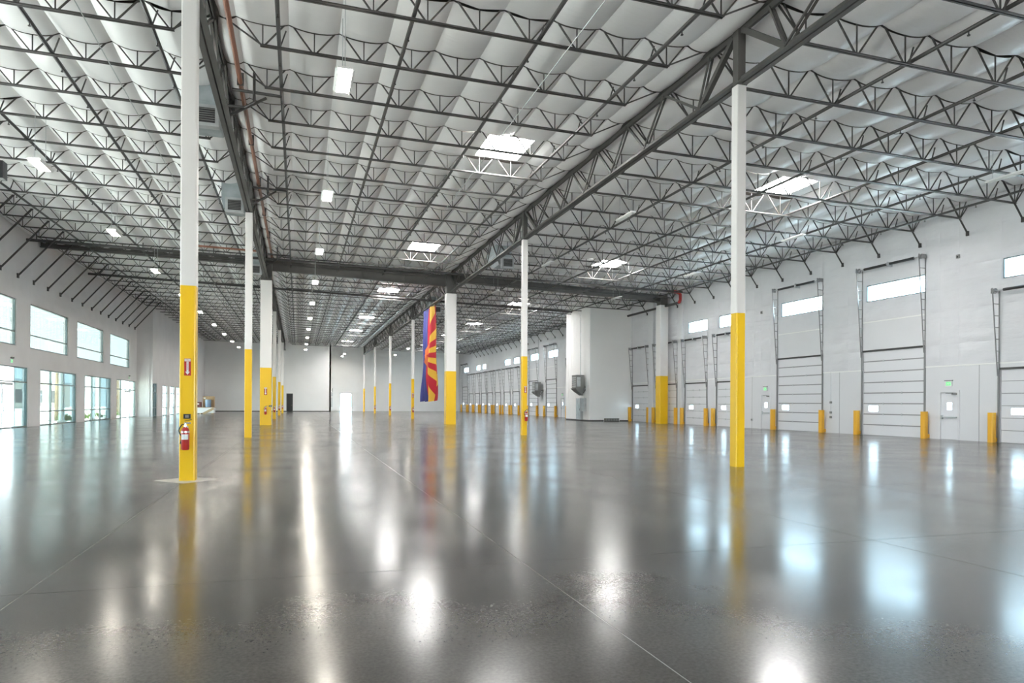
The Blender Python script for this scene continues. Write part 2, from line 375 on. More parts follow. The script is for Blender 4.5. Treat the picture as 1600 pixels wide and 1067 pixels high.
# ------------------------------------------------------------------ roof deck and insulation fabric
tag(MB().obox((6.4, 58, 11.0-.02*6.4+.42), Vector((22.5,0,-.45)), Vector((0,69,0)), Vector((0,0,.06))).build('roof_slab', M['roof']), 'roof deck above the insulation', 'roof', kind='structure')
BAYS = {'left': dict(x0=XL, x1=XA, p=1.22, n0=XL+.98, depth=.60),
        'middle': dict(x0=XA, x1=XR, p=1.237, n0=XA+1.05, depth=.63),
        'right': dict(x0=XR, x1=XW, p=1.46, n0=XR+1.0, depth=.84)}
BAYS['left']['n0'] = XA - .92 - 1.22*9          # nodes counted from the girder side
BAYS['middle']['n0'] = XA + 1.237*.93
BAYS['right']['n0'] = XR + .95
for nme, B in BAYS.items():
    nodes = [B['n0']+B['p']*i for i in range(40) if B['n0']+B['p']*i < B['x1']-.45]
    B['nodes'] = nodes; B['cusps'] = [B['x0']] + [n-B['p']/2 for n in nodes] + [nodes[-1]+B['p']/2, B['x1']]
    B['cusps'] = [c for i, c in enumerate(B['cusps']) if i == 0 or c - B['cusps'][i-1] > .2]
    B['cusps'][-1] = B['x1']
KMIN, KMAX = -4, 40
def in_frame(x, y, z, m=60):
    d = Vector((x, y, z-EYE)); zf = d.dot(_f)
    if zf < 1: return 0
    px = 800+F_PX*d.dot(_cr)/zf; py = CY-F_PX*d.dot(_cu)/zf
    return 1/zf**2 if -m < px < 1600+m and -m < py < 1067+m else 0
SKYLIGHTS = []
for n, (ym, yr) in enumerate([(24.66,24.66),(41.73,41.73),(58.8,61.24),(78.31,78.31),(92.94,92.94),(110,110)]):
    for (nm, x) in (('middle', 7.2), ('right', 19.5)):
        B = BAYS[nm]; y = ym if nm == 'middle' else yr
        c = min(B['cusps'][2:-2], key=lambda q: abs(q-x)); i = B['cusps'].index(c)
        SKYLIGHTS.append((nm, n, c, y, B['cusps'][i-1], B['cusps'][i+1]))
B = BAYS['right']; i = min(range(2, len(B['cusps'])-2), key=lambda q: abs(B['cusps'][q]-19.5))
SKYLIGHTS.append(('right', -1, B['cusps'][i], 7.6, B['cusps'][i-1], B['cusps'][i+1]))  # unseen extra skylight, added to brighten the near right column
ce = thing('ceiling', 'white vinyl-faced roof insulation draped in bays between the joists', 'ceiling', (0,0,11), kind='structure')
cells = []
for nm, B in BAYS.items():
    for i in range(len(B['cusps'])-1):
        xa, xb = B['cusps'][i], B['cusps'][i+1]
        for k in range(KMIN-1, KMAX+2):
            yc = JY(k)+JS/2
            if any(s[0] == nm and s[4]-.01 <= xa and xb <= s[5]+.01 and abs(s[3]-yc) < 1.3 for s in SKYLIGHTS): continue
            cells.append((in_frame((xa+xb)/2, yc, F((xa+xb)/2), 20), nm, i, xa, xb, yc))
cells.sort(reverse=True)
def cell_fn(xa, xb, yc, amp):
    def fn(u, v):
        x = xa+(xb-xa)*u; y = yc-JS/2+.03+(JS-.06)*v
        s = (4*u*(1-u))**.8
        return (x, y, F(x) - amp*s*(.9+.25*math.sin(v*math.pi)) - .035*math.sin(v*math.pi) + .02*noise.noise((x*1.3, y*2.2, 1)))
    return fn
rest = MB()
for q, (sz, nm, i, xa, xb, yc) in enumerate(cells):
    amp = .17 if nm == 'left' else (.11 if nm == 'middle' else .14)
    if q < 295:
        b = MB(); b.grid(8, 5, cell_fn(xa, xb, yc, amp)); b.f = [tuple(reversed(f)) for f in b.f]
        b.build('insulation_panel', M['fabric'], ce, smooth=True)
    else:
        rest.grid(5 if sz else 2, 2, cell_fn(xa, xb, yc, amp))
rest.f = [tuple(reversed(f)) for f in rest.f]
rest.build('insulation_panel', M['fabric'], ce, smooth=True, kind='stuff')

# skylights
for (nm, n, c, y, xa, xb) in SKYLIGHTS:
    side = 'middle bay' if nm == 'middle' else 'right bay'
    lab = 'bright rectangular skylight in the %s roof, %s from the viewer' % (side, ordn(n+1))
    if n < 0: lab = 'unseen skylight added in the right bay roof above the viewer for more light'
    t = thing('skylight', lab, 'skylight', (c, y, F(c)), 'daylit skylights in the roof')
    sl = Vector((1,0,-.02))
    h = JS/2-.03; w = .82
    z = lambda x: F(x)+.02
    b = MB()
    for (x0, x1, y0, y1) in ((xa, c-w, y-h, y+h), (c+w, xb, y-h, y+h), (c-w, c+w, y-h, y-h+.1), (c-w, c+w, y+h-.1, y+h)):
        b.obox(((x0+x1)/2, (y0+y1)/2, z((x0+x1)/2)), Vector(((x1-x0)/2,0,-.01*(x1-x0))), Vector((0,(y1-y0)/2,0)), Vector((0,0,.03)))
    b.build('curb', M['white'], t)
    MB().obox((c, y, z(c)+.05), Vector((w,0,-.02*w)), Vector((0,h-.1,0)), Vector((0,0,.01))).build('diffuser', M['skylight'], t)

# ------------------------------------------------------------------ open-web roof joists
def double_angle(b, p, q, w, t, gap=.03, flip=1):
    """two angles back to back; outstanding legs at the p-q line"""
    p = Vector(p); q = Vector(q)
    for s in (-1, 1):
        o = Vector((0, s*(gap/2+w/2), 0)); b.bar(p+o, q+o, w, t)
        o = Vector((0, s*(gap/2+t/2), flip*w/2)); b.bar(p+o, q+o, t, w)
def joist_parts(nm):
    B = BAYS[nm]; xm = (B['x0']+B['x1'])/2; zb = -B['depth']; nodes = B['nodes']; p = B['p']
    Z = lambda x, d=0: -.02*(x-xm)+d
    X = lambda x: x-xm
    parts = []
    b = MB(); double_angle(b, (X(nodes[0]-.06),0,Z(nodes[0]-.06,zb)), (X(nodes[-1]+.06),0,Z(nodes[-1]+.06,zb)), .048, .012)
    parts.append(('bottom_chord', b.mesh('bottom_chord', M['steel']), [(0,0,0)]))
    b = MB(); double_angle(b, (X(B['x0']+.1),0,Z(B['x0']+.1,.05)), (X(B['x1']-.1),0,Z(B['x1']-.1,.05)), .05, .012, flip=-1)
    parts.append(('top_chord', b.mesh('top_chord', M['steel']), [(0,0,0)]))
    lo = zb+.03; hp = p/2-.09; r = .034
    d1 = MB().bar((-.05,0,lo), (-hp,0,.02*hp), r).mesh('web_diagonal', M['steel'])
    d2 = MB().bar((.05,0,lo), (hp,0,-.02*hp), r).mesh('web_diagonal', M['steel'])
    vv = MB().bar((0,0,lo), (0,0,.0), r*.8).mesh('web_vertical', M['steel'])
    offs = [(X(n),0,Z(n)) for n in nodes]
    parts += [('web_diagonal', d1, offs), ('web_diagonal', d2, offs), ('web_vertical', vv, offs)]
    e0 = MB().bar((X(nodes[0])-.03,0,Z(nodes[0],lo)), (X(B['x0']+.12),0,Z(B['x0']+.12,.0)), r).mesh('end_rod', M['steel'])
    e1 = MB().bar((X(nodes[-1])+.03,0,Z(nodes[-1],lo)), (X(B['x1']-.12),0,Z(B['x1']-.12,.0)), r).mesh('end_rod', M['steel'])
    parts += [('end_rod', e0, [(0,0,0)]), ('end_rod', e1, [(0,0,0)])]
    return xm, parts
def merged(parts, names):
    v = []; f = []
    for nme, me, offs in parts:
        if nme not in names: continue
        for o in offs:
            k = len(v); v += [(a.co.x+o[0], a.co.y+o[1], a.co.z+o[2]) for a in me.vertices]; f += [tuple(i+k for i in pl.vertices) for pl in me.polygons]
    m = bpy.data.meshes.new('web_rods'); m.from_pydata(v, [], f); m.materials.append(M['steel']); m.update(); return m
NEAR = {'left': range(1, 9), 'middle': range(0, 8), 'right': range(-2, 7)}
for nm in BAYS:
    xm, parts = joist_parts(nm); web = merged(parts, ('web_diagonal', 'web_vertical', 'end_rod'))
    seen = 0; hid = 0
    for k in range(KMIN, KMAX+1):
        vis = any(in_frame(x, JY(k), F(x)-.5, 0) for x in (BAYS[nm]['x0']+.5, xm, BAYS[nm]['x1']-.5, (xm+BAYS[nm]['x0'])/2, (xm+BAYS[nm]['x1'])/2))
        if vis:
            seen += 1; lab = 'dark open-web steel joist across the %s bay, %s in view from the front' % (nm, ordn(seen))
        else: hid = hid+1; lab = 'dark open-web steel joist of the %s bay, above and out of frame, %s' % (nm, ordn(hid))
        t = thing('roof_joist', lab, 'joist', (xm, JY(k), F(xm)), 'open-web roof joists of the %s bay' % nm)
        if k in NEAR[nm]:
            for nme, me, offs in parts:
                for o in offs: link(nme, me, t, o)
        else:
            for nme, me, offs in parts[:2]: link(nme, me, t)
            link('web_rods', web, t, kind='stuff')

# wall braces at the joist ends
n = 0
for k in range(4, 27):
    y = JY(k)
    if y > YSTEP: break
    n += 1
    t = thing('wall_brace', 'dark slanting brace from left wall to roof, %s of the row' % ordn(n), 'brace', (XL, y, 8.5), 'diagonal braces along the left wall')
    MB().bar((XL+.06, y, 8.47), (-12.65, y, F(-12.65)-.05), .075, .075).build('angle_strut', M['steel'], t)
    MB().box(XL, XL+.1, y-.08, y+.08, 8.34, 8.6).build('wall_plate', M['steel'], t)
n = 0
for k in range(0, 40):
    y = JY(k)
    if not (55 < y < 62): n += 1
    else: continue
    t = thing('wall_brace', 'thin dark brace between right wall and roof joist, %s from the front' % ordn(n), 'brace', (XW, y, 9.0), 'diagonal braces along the right wall')
    MB().bar((XW-.06, y, 9.0), (26.75, y, F(26.75)-.06), .05, .05).build('angle_strut', M['steel'], t)
    MB().box(XW-.1, XW, y-.06, y+.06, 8.9, 9.1).build('wall_plate', M['steel'], t)

# ------------------------------------------------------------------ truss girders on the column lines
def girder(row, x, n):
    y0, y1 = CY_(n-1), CY_(n); zt = F(x)-.06; zb = F(x)-1.42
    side = 'left' if row == 'A' else 'right'
    if n == 0: lab = 'dark steel truss girder over the %s column row, nearest the viewer' % side
    else: lab = 'dark steel truss girder over %s column row, spanning to its %s column bay' % (side, ordn(n))
    t = thing('truss_girder', lab, 'girder', (x, (y0+y1)/2, zb), 'truss girders on the column lines')
    b = MB(); double_angle(b, (x,y0+.1,zt), (x,y1-.1,zt), .01, .01)
    b = MB()
    for s in (-1, 1):
        b.bar((x+s*.085, y0+.1, zt), (x+s*.085, y1-.1, zt), .13, .025); b.bar((x+s*.03, y0+.1, zt-.08), (x+s*.03, y1-.1, zt-.08), .025, .15)
    b.build('top_chord', M['girder'], t)
    b = MB()
    for s in (-1, 1):
        b.bar((x+s*.085, y0+.1, zb), (x+s*.085, y1-.1, zb), .13, .025); b.bar((x+s*.03, y0+.1, zb+.075), (x+s*.03, y1-.1, zb+.075), .025, .15)
    b.build('bottom_chord', M['girder'], t)
    tn = [y0 + JS/2 + JS*i for i in range(7)]; bn = [tn[0]+.55] + [v+JS/2 for v in tn[1:5]] + [tn[6]-.55]
    top = zt-.1; bot = zb+.1
    def one(a, c, w, nme='web_member'): MB().bar((x, a, top), (x, c, bot), w).build(nme, M['girder'], t)
    def two(a, c):
        MB().bar((x-.05, a, top), (x-.05, c, bot), .045).bar((x+.05, a, top), (x+.05, c, bot), .045).build('web_member', M['girder'], t)
    one(y0+.2, bn[0], .13, 'end_diagonal'); one(y1-.2, bn[5], .13, 'end_diagonal')
    two(tn[0], bn[0]); two(tn[6], bn[5])
    for i in range(1, 6): one(tn[i], bn[i-1], .065); two(tn[i], bn[i])
for row, x in (('A', XA), ('R', XR)):
    for n in range(0, 7): girder(row, x, n)

# ------------------------------------------------------------------ columns
def column(row, x, n):
    y = CY_(n); side = 'left' if row == 'A' else 'right'
    big = n == 2; w = .36 if big else (.145 if row == 'A' else .13)
    zcap = F(x)-1.47; ztop = F(x)-.06
    if big: lab = 'massive square yellow and white column of the %s row under the cross beam' % side; zcap -= .05
    else:
        where = ['nearest the viewer','second back','', 'first beyond the massive one','second beyond the massive one','third beyond the massive one','farthest back'][n] if n >= 0 else 'behind the viewer'
        lab = 'slender yellow and white steel column of the %s row, %s' % (side, where)
    t = thing('steel_column', lab, 'column', (x, y, 0), 'columns of the %s row' % side)
    r = .03 if not big else .04
    MB().rbox(x-w, x+w, y-w, y+w, 0, 3.76, r).build('yellow_wrap', M['yellow'], t, label='yellow painted lower part')
    MB().rbox(x-w, x+w, y-w, y+w, 3.76, zcap, r).build('white_shaft', M['shaft'], t, label='white painted upper part')
    MB().rbox(x-w+.02, x+w-.02, y-w+.02, y+w-.02, zcap, ztop, .01, 1).build('steel_cap', M['girder'], t, label='bare grey steel top')
    if big:
        MB().box(x-w-.02, x+w+.02, y-.45, y+.45, zcap-.03, zcap).build('cap_plate', M['girder'], t)
    return t
for n in range(-1, 7):
    for row, x in (('A', XA), ('R', XR)): column(row, x, n)
# column against the right wall under the end of the cross beam
t = thing('wall_column', 'yellow and white column standing against the dock wall under the cross beam', 'column', (27.3, CY_(2), 0))
MB().rbox(26.8, 27.5, CY_(2)-.36, CY_(2)+.36, 0, 3.7, .04).build('yellow_wrap', M['yellow'], t)
MB().rbox(26.8, 27.5, CY_(2)-.36, CY_(2)+.36, 3.7, 9.2, .04).build('white_shaft', M['shaft'], t)
MB().box(26.85, 27.45, CY_(2)-.3, CY_(2)+.3, 9.2, 10.0).build('steel_cap', M['girder'], t)
t = thing('trim_1', 'white pilaster against the dock wall beside the wall column', 'pilaster', (XW-.25, 47.2, 0), kind='structure')
MB().box(XW-.2, XW, 46.95, 47.5, 0, 10).build('pilaster', M['wall'], t)
t = thing('trim_2', 'white pilaster between two dock doors beyond the wall column', 'pilaster', (XW-.2, 51.7, 0), kind='structure')
MB().box(XW-.25, XW, 51.35, 52.1, 0, 10).build('pilaster', M['wall'], t)

# ------------------------------------------------------------------ cross beam on the third column line
YB = CY_(2)
def beam(x0, x1, zt0, zb0, zt1, zb1, lab):
    t = thing('cross_beam', lab, 'beam', ((x0+x1)/2, YB, zb0), 'steel cross beams on the third column line')
    b = MB()
    b.obox(((x0+x1)/2, YB, (zt0+zb0+zt1+zb1)/4), Vector(((x1-x0)/2,0,((zt1+zb1)-(zt0+zb0))/4)), Vector((0,.012,0)), Vector((0,0,(zt0-zb0)/2)))
    b.build('beam_web', M['girder'], t)
    MB().bar((x0,YB,zt0), (x1,YB,zt1), .3, .03).build('top_flange', M['girder'], t)
    MB().bar((x0,YB,zb0), (x1,YB,zb1), .3, .03).build('bottom_flange', M['girder'], t)
    for i in range(1, 4):
        x = x0+(x1-x0)*i/4; z = zb0+(zb1-zb0)*i/4; MB().box(x-.01, x+.01, YB-.14, YB+.14, z+.02, z+(zt0-zb0)-.1).build('stiffener', M['girder'], t)
beam(XL+.02, XA-.36, 11.12, 10.82, 10.85, 10.5, 'grey steel cross beam through the left bay joists')
beam(XA+.36, XR-.36, 10.93, 10.2, 10.55, 9.78, 'deep grey steel cross beam between the two massive columns')
beam(XR+.36, 27.45, 10.65, 10.13, 9.98, 9.48, 'grey steel cross beam from massive right column to wall column')

# ------------------------------------------------------------------ pipes
def pipe_y(x, z, y0, y1, r, lab, hang=()):
    t = thing('sprinkler_pipe', lab, 'pipe', (x, (y0+y1)/2, z), 'sprinkler branch pipes under the roof')
    MB().cyl((x,y0,z), (x,y1,z), r, 8).build('pipe_run', M['pipe'], t, smooth=False)
    for k in hang:
        y = JY(k)
        MB().bar((x+.16, y+.1, z+.42), (x+.02, y+.1, z-.02), .03).build('pipe_hanger', M['steel'], t)
        MB().cyl((x, y+.9, z-.13), (x, y+.9, z), .014, 6).cyl((x, y+.9, z-.14), (x, y+.9, z-.12), .035, 6).build('sprinkler_head', M['pipe'], t)
PX = [('left', [-12.1, -9.1, -6.2, -3.42]), ('middle', [-.5, 2.5, 5.55, 8.55]), ('right', [14.4, 17.5, 20.5, 23.5, 26.4])]
for nm, l in PX:
    for i, x in enumerate(l):
        dep = BAYS[nm]['depth']
        z = F(x)-dep+.10 if nm != 'right' else F(x)-dep+.12
        hang = [k for k in range(-2, 9) if in_frame(x, JY(k)+.5, z, 0)]
        pipe_y(x, z, 3, 115, .05, 'long dark sprinkler pipe of the %s bay, %s from its left' % (nm, ordn(i+1)), hang)
def main_pipe(y, x0, z0, x1, z1, lab, r=.085, xs=()):
    t = thing('sprinkler_main', lab, 'pipe', ((x0+x1)/2, y, (z0+z1)/2), 'sprinkler mains crossing the hall')
    MB().cyl((x0,y,z0), (x1,y,z1), r, 10).build('pipe_run', M['pipe'], t)
    for x in xs:
        z = z0+(z1-z0)*(x-x0)/(x1-x0); MB().bar((x,y,z), (x,y,F(x)-.05), .05).build('pipe_hanger', M['steel'], t)
    return t
tm = main_pipe(46.5, -14.9, 10.72, 27.4, 9.88, 'thick dark sprinkler main just in front of the cross beam', xs=(-14.4, -8.9, -5, 1, 5, 9, 14.5, 20.4, 26.6))
MB().cyl((26.7,46.5,9.88), (26.95,46.5,9.88), .12, 10).tube([(26.95,46.5,9.88),(27.25,46.5,9.75),(27.25,46.5,9.3),(27.25,46.7,9.12)], .11, 10).build('red_elbow', M['red'], tm, smooth=False, label='red painted elbow fitting')
MB().cyl((27.25,46.7,9.12), (27.25,55.2,9.12), .09, 10).build('riser_feed', M['pipe'], tm)
main_pipe(58.8, -14.9, 10.92, 23.5, 9.75, 'thick dark sprinkler main beyond the cross beam', xs=(-14.3,-9,-5,1,5,9,14.5,20.4))
# copper-brown drain pipe beside the left girder
t = thing('drain_pipe', 'rust brown drain pipe running beside the left truss girder', 'pipe', (-1.62, 30, 10.62))
MB().cyl((-1.62, 4, 10.62), (-1.62, 46.8, 10.62), .065, 10).build('pipe_run', M['copper'], t)
for k in range(0, 12, 2): MB().box(-1.71, -1.53, JY(k)+.4, JY(k)+.43, 10.54, 10.9).build('pipe_clamp', M['steel'], t)
t = thing('drain_pipe', 'short brown pipe crossing behind the second left column', 'pipe', (-4.5, 44.2, 10.5))
MB().cyl((-6.3, 44.2, 10.55), (-2.2, 44.2, 10.45), .06, 8).build('pipe_run', M['copper'], t)
# sway braces and drops of the branch feed next to the left girder
for i, (y, lab) in enumerate(((21.6, 'nearer dark pipe offset joining left girder and branch pipe'), (31.2, 'farther dark pipe offset joining left girder and branch pipe'), (45.0, 'dark pipe offset by the cross beam at the left girder'))):
    t = thing('pipe_offset', lab, 'pipe', (-1.2, y, 10.4), 'feed offsets beside the left girder')
    MB().tube([(-1.85,y,10.48),(-.5,y,10.44)], .045, 8).build('arm', M['pipe'], t)
    MB().tube([(-1.25,y-.2,10.95),(-1.25,y-.2,10.1),(-1.5,y-.2,9.92),(-1.95,y-.2,9.92)], .04, 8).build('drop_leg', M['pipe'], t)
    MB().bar((-1.95,y+.1,9.75), (-.95,y+.4,10.5), .07).build('sway_brace', M['steel'], t)
# pale conduit
t = thing('conduit', 'thin pale conduit under the middle bay joists', 'conduit', (6.1, 18, 9.95))
MB().cyl((6.2, 4, 10.1), (6.2, 31, 10.1), .014, 6).build('conduit_run', M['galv'], t)
t = thing('conduit', 'thin pale conduit under the left bay joists', 'conduit', (-4.6, 18, 10.3))
MB().cyl((-4.8, 6, 10.42), (-4.8, 36, 10.42), .014, 6).build('conduit_run', M['galv'], t)

# ------------------------------------------------------------------ lamps
def lamp(x, y, lab):
    t = thing('high_bay_light', lab, 'light', (x, y, 9.2), 'lit high bay lights')
    MB().box(x-.17, x+.17, y-.62, y+.62, 9.2, 9.25).build('housing', M['white'], t)
    for s in (-1, 1): MB().obox((x+s*.19, y, 9.17), Vector((.035,0,-.04*s*-1)), Vector((0,.62,0)), Vector((0,0,.006))).build('reflector', M['white'], t)
    MB().box(x-.155, x+.155, y-.6, y+.6, 9.165, 9.195).build('lamp_lens', M['lamp'], t)
    for s in (-1, 1): MB().cyl((x, y+s*.5, 9.25), (x, y+s*.5, F(x)+.1), .008, 5).build('hanger_wire', M['galv'], t)
for i, y in enumerate((17.2, 27.0, 37.1, 46.7, 56.7, 67.1, 77, 87, 97, 107)): lamp(1.0, y, 'lit rectangular high bay light in the middle bay row, %s from the front' % ordn(i+1))
for i, y in enumerate((26.3, 35.9, 45.7, 55.7, 65.5, 76.0, 86, 96, 106)): lamp(-8.05, y, 'lit rectangular high bay light in the left bay row, %s from the front' % ordn(i+1))
lamp(-8.05, 16.5, 'lit high bay light of the left bay above the frame')
for y, w in ((7.2, 'above'),):
    lamp(1.0, y, 'unseen lit high bay light added in the middle bay %s the viewer' % w); lamp(-8.05, y, 'unseen lit high bay light added in the left bay %s the viewer' % w)  # unseen lamps carrying on both rows, added to light the near hall
for i, (x, y) in enumerate(((7.0, 114.5), (7.0, 120.5))): lamp(x, y, 'lit high bay light near the far right wall, %s of two' % ('nearer' if i == 0 else 'farther'))
for i, (x, y) in enumerate(((14.9, 86), (14.9, 100), (14.9, 114))): lamp(x, y, 'small distant lit high bay light in the right bay, %s from the front' % ordn(i+1))
def strip(x, y, lab):
    t = thing('strip_light', lab, 'light', (x, y, 9.3), 'unlit white strip lights in the right bay')
    MB().box(x-.11, x+.11, y-.75, y+.75, 9.3, 9.36).build('housing', M['white'], t)
    for s in (-1, 1): MB().cyl((x+s*.055, y-.7, 9.285), (x+s*.055, y+.7, 9.285), .014, 6).build('tube', M['label'], t)
    for s in (-1, 1): MB().cyl((x, y+s*.55, 9.36), (x, y+s*.55, F(x)+.1), .007, 5).build('hanger_wire', M['galv'], t)
for i, (x, y) in enumerate(((23.0, 17.9), (22.1, 27.6), (13.0, 26.6), (22.6, 37.2), (13.3, 37.0), (13.2, 47.4), (22.4, 47.3), (13.2, 57.2))):
    strip(x, y, 'unlit white strip light of the right bay, %s, %s from the front' % ('near the dock wall' if x > 18 else 'near the girder', ordn(1 + sum(1 for q in ((23.0,17.9),(22.1,27.6),(13.0,26.6),(22.6,37.2),(13.3,37.0),(13.2,47.4),(22.4,47.3),(13.2,57.2))[:i] if (q[0] > 18) == (x > 18)))))

# ------------------------------------------------------------------ duct drops beside the girders
def duct(x, y, z, lab, w=.45):
    t = thing('duct_drop', lab, 'duct', (x, y, z), 'sheet metal duct drops beside the girders')
    MB().box(x-w, x+w, y-.1, y+1.9, z+.55, F(x)+.05).build('duct_riser', M['duct'], t)
    for q in (.25, .75): MB().box(x-w-.015, x+w+.015, y-.115, y+1.915, z+.55+q, z+.58+q).build('seam_band', M['duct'], t)
    b = MB(); n = len(b.v)
    b.v += [(x-w,y-.1,z+.55),(x+w,y-.1,z+.55),(x+w,y+1.9,z+.55),(x-w,y+1.9,z+.55),(x-w+.1,y-.35,z+.1),(x+w,y-.35,z+.1),(x+w,y+.9,z+.1),(x-w+.1,y+.9,z+.1)]
    b.f += [(0,1,5,4),(1,2,6,5),(2,3,7,6),(3,0,4,7),(4,5,6,7),(0,3,2,1)]; b.build('elbow', M['duct'], t)
    MB().box(x-w+.2, x+w+.02, y-.6, y-.33, z-.12, z+.5).build('plenum', M['galv'], t)
    g = MB().box(x-w+.3, x+w-.08, y-.615, y-.6, z-.02, z+.4).build('grille', M['black'], t, label='dark air grille')
    for i in range(6): MB().box(x-w+.3, x+w-.08, y-.635, y-.615, z+.03+i*.065, z+.045+i*.065).build('slat', M['heater'], g)
duct(-2.72, 22.6, 9.62, 'sheet metal duct drop with grille behind the nearest left column')
duct(-2.72, 32.3, 9.62, 'large sheet metal duct drop with grille beside the second left column')
duct(-2.72, 47.3, 9.62, 'sheet metal duct drop with grille by the massive left column')
duct(11.3, 39.0, 9.35, 'sheet metal duct drop with grille beside the right girder')
duct(11.3, 60.2, 9.35, 'distant sheet metal duct drop beyond the massive right column')

# dark fan box at the far left
t = thing('fan_box', 'small black fan box hung from the left bay roof at the picture edge', 'fan', (-9.95, 28.4, 9.3))
MB().box(-10.6, -9.72, 28.1, 28.5, 9.15, 9.75).build('housing', M['black'], t)
for s in (-10.4, -9.9): MB().cyl((s, 28.3, 9.75), (s, 28.3, F(s)+.1), .012, 6).build('hanger_rod', M['steel'], t)
MB().cyl((-10.15, 28.09, 9.45), (-10.15, 28.1, 9.45), .24, 14).build('fan_guard', M['heater'], t)

# ------------------------------------------------------------------ windows
def window(idx, x, y0, y1, z0, z1, gl, lab, hm=(), vm=(), fw=.07, depth=.12, inward=1, panes=None):
    """window in a wall parallel to y; inward = +1 when the room lies at +x"""
    t = thing('window_%d' % idx, lab, 'window', (x, (y0+y1)/2, z0), kind='structure')
    xa, xb = (x-depth-.06, x-.06) if inward > 0 else (x+.06, x+.06+depth)
    b = MB()
    b.box(xa, xb, y0, y0+fw, z0, z1).box(xa, xb, y1-fw, y1, z0, z1).box(xa, xb, y0+fw, y1-fw, z1-fw, z1).box(xa, xb, y0+fw, y1-fw, z0, z0+fw)
    b.build('window_frame', M['alu'], t)
    for z in hm: MB().box(xa, xb, y0+fw, y1-fw, z-.035, z+.035).build('rail', M['alu'], t)
    for y in vm: MB().box(xa, xb, y-.03, y+.03, z0+fw, z1-fw).build('mullion', M['alu'], t)
    Y = [y0+fw]+list(vm)+[y1-fw]; Z = [z0+fw]+list(hm)+[z1-fw]; xm = (xa+xb)/2
    for i in range(len(Y)-1):
        for j in range(len(Z)-1):
            m = M[panes[i] if panes else gl]
            q = [(xm,Y[i],Z[j]), (xm,Y[i+1],Z[j]), (xm,Y[i+1],Z[j+1]), (xm,Y[i],Z[j+1])]
            MB().quad(*(q if inward > 0 else q[::-1])).build('pane', m, t)
    return t
W_ = 0
UPL = ['out of frame beside the viewer']*4 + ['leftmost, cut by the picture edge','second from the left','third from the left','farthest back']
for (y0, y1, z0, z1), l in zip(UP, UPL):
    W_ += 1; window(W_, XL, y0, y1, z0, z1, 'glass_cyan' if W_ > 4 else 'glass_near', 'large upper cyan window of the left wall, %s%s' % (l, '' if W_ > 4 else ' ' + ordn(W_)), hm=(z0+.8,))
LOL = ['out of frame beside the viewer']*4 + ['with open door glare at the left edge','below the second upper window','below the third upper window','with glazed door, farthest back']
for i, ((y0, y1, z0, z1), l) in enumerate(zip(LO, LOL)):
    W_ += 1; door = i in (4, 7)
    t = window(W_, XL, y0, y1, z0, z1, 'glass_green', 'ground floor storefront window of the left wall, %s%s' % (l, '' if i > 3 else ' ' + ordn(i+1)),
           hm=(2.57,) if door else (.87, 2.57), vm=((y0+1.9, y0+5.4) if door else (y0+2.2, y0+4.5)),
           panes=(('glass_door','glass_door','glass_blue') if i == 4 else ('glass_green','glass_door','glass_green')) if door else (('glass_green','glass_green','glass_blue') if i > 3 else ('glass_near',)*3))
    if door:
        MB().box(XL-.1, XL+.06, y0+2.6, y0+4.8, 2.36, 2.5).build('door_closer', M['galv'], t)
        MB().box(XL-.14, XL-.04, y0+3.6, y0+3.68, .1, 2.5).build('door_stile', M['alu'], t)
        for q in (3.5, 3.78): MB().box(XL-.04, XL+.02, y0+q-.015, y0+q+.015, .9, 1.3).build('pull_handle', M['galv'], t)
for i, (y0, y1, z0, z1) in enumerate(LO2):
    W_ += 1; window(W_, XL2, y0, y1, z0, z1, 'glass_far' if i else 'glass_blue', 'narrow storefront window in the farther left wall, %s past the step' % ordn(i+1), hm=(.87, 2.4), vm=((y0+y1)/2,))
for i, (y0, y1) in enumerate(WINS_R):
    W_ += 1
    wl_ = ['above the second tall dock door','above the tall dock door nearest the exit doors','above a low dock door, half hidden by the near right column','above low dock door right of wall column','at the right picture edge','far, sixth','far, seventh','far, eighth','far, ninth','last, by the end wall','above tall door past the enclosure, nearer','above tall door past the enclosure, farther'][i]
    window(W_, XW, y0, y1, 6.78, 7.64, 'glass', 'white glaring clerestory window in the dock wall, %s' % wl_, inward=-1, fw=.06, vm=())
t = thing('window_%d' % (W_+1), 'glaring glazed entrance in the far right wall', 'window', (7.9, YBR, 0), kind='structure')
b = MB(); b.box(6.9, 7.0, YBR+.05, YBR+.17, 0, 3.1).box(8.8, 8.9, YBR+.05, YBR+.17, 0, 3.1).box(7.0, 8.8, YBR+.05, YBR+.17, 3.0, 3.1).box(7.0, 8.8, YBR+.05, YBR+.17, 2.3, 2.38); b.build('window_frame', M['alu'], t)
MB().quad((7.0,YBR+.1,0), (8.8,YBR+.1,0), (8.8,YBR+.1,3.0), (7.0,YBR+.1,3.0)).build('pane', M['glass'], t)

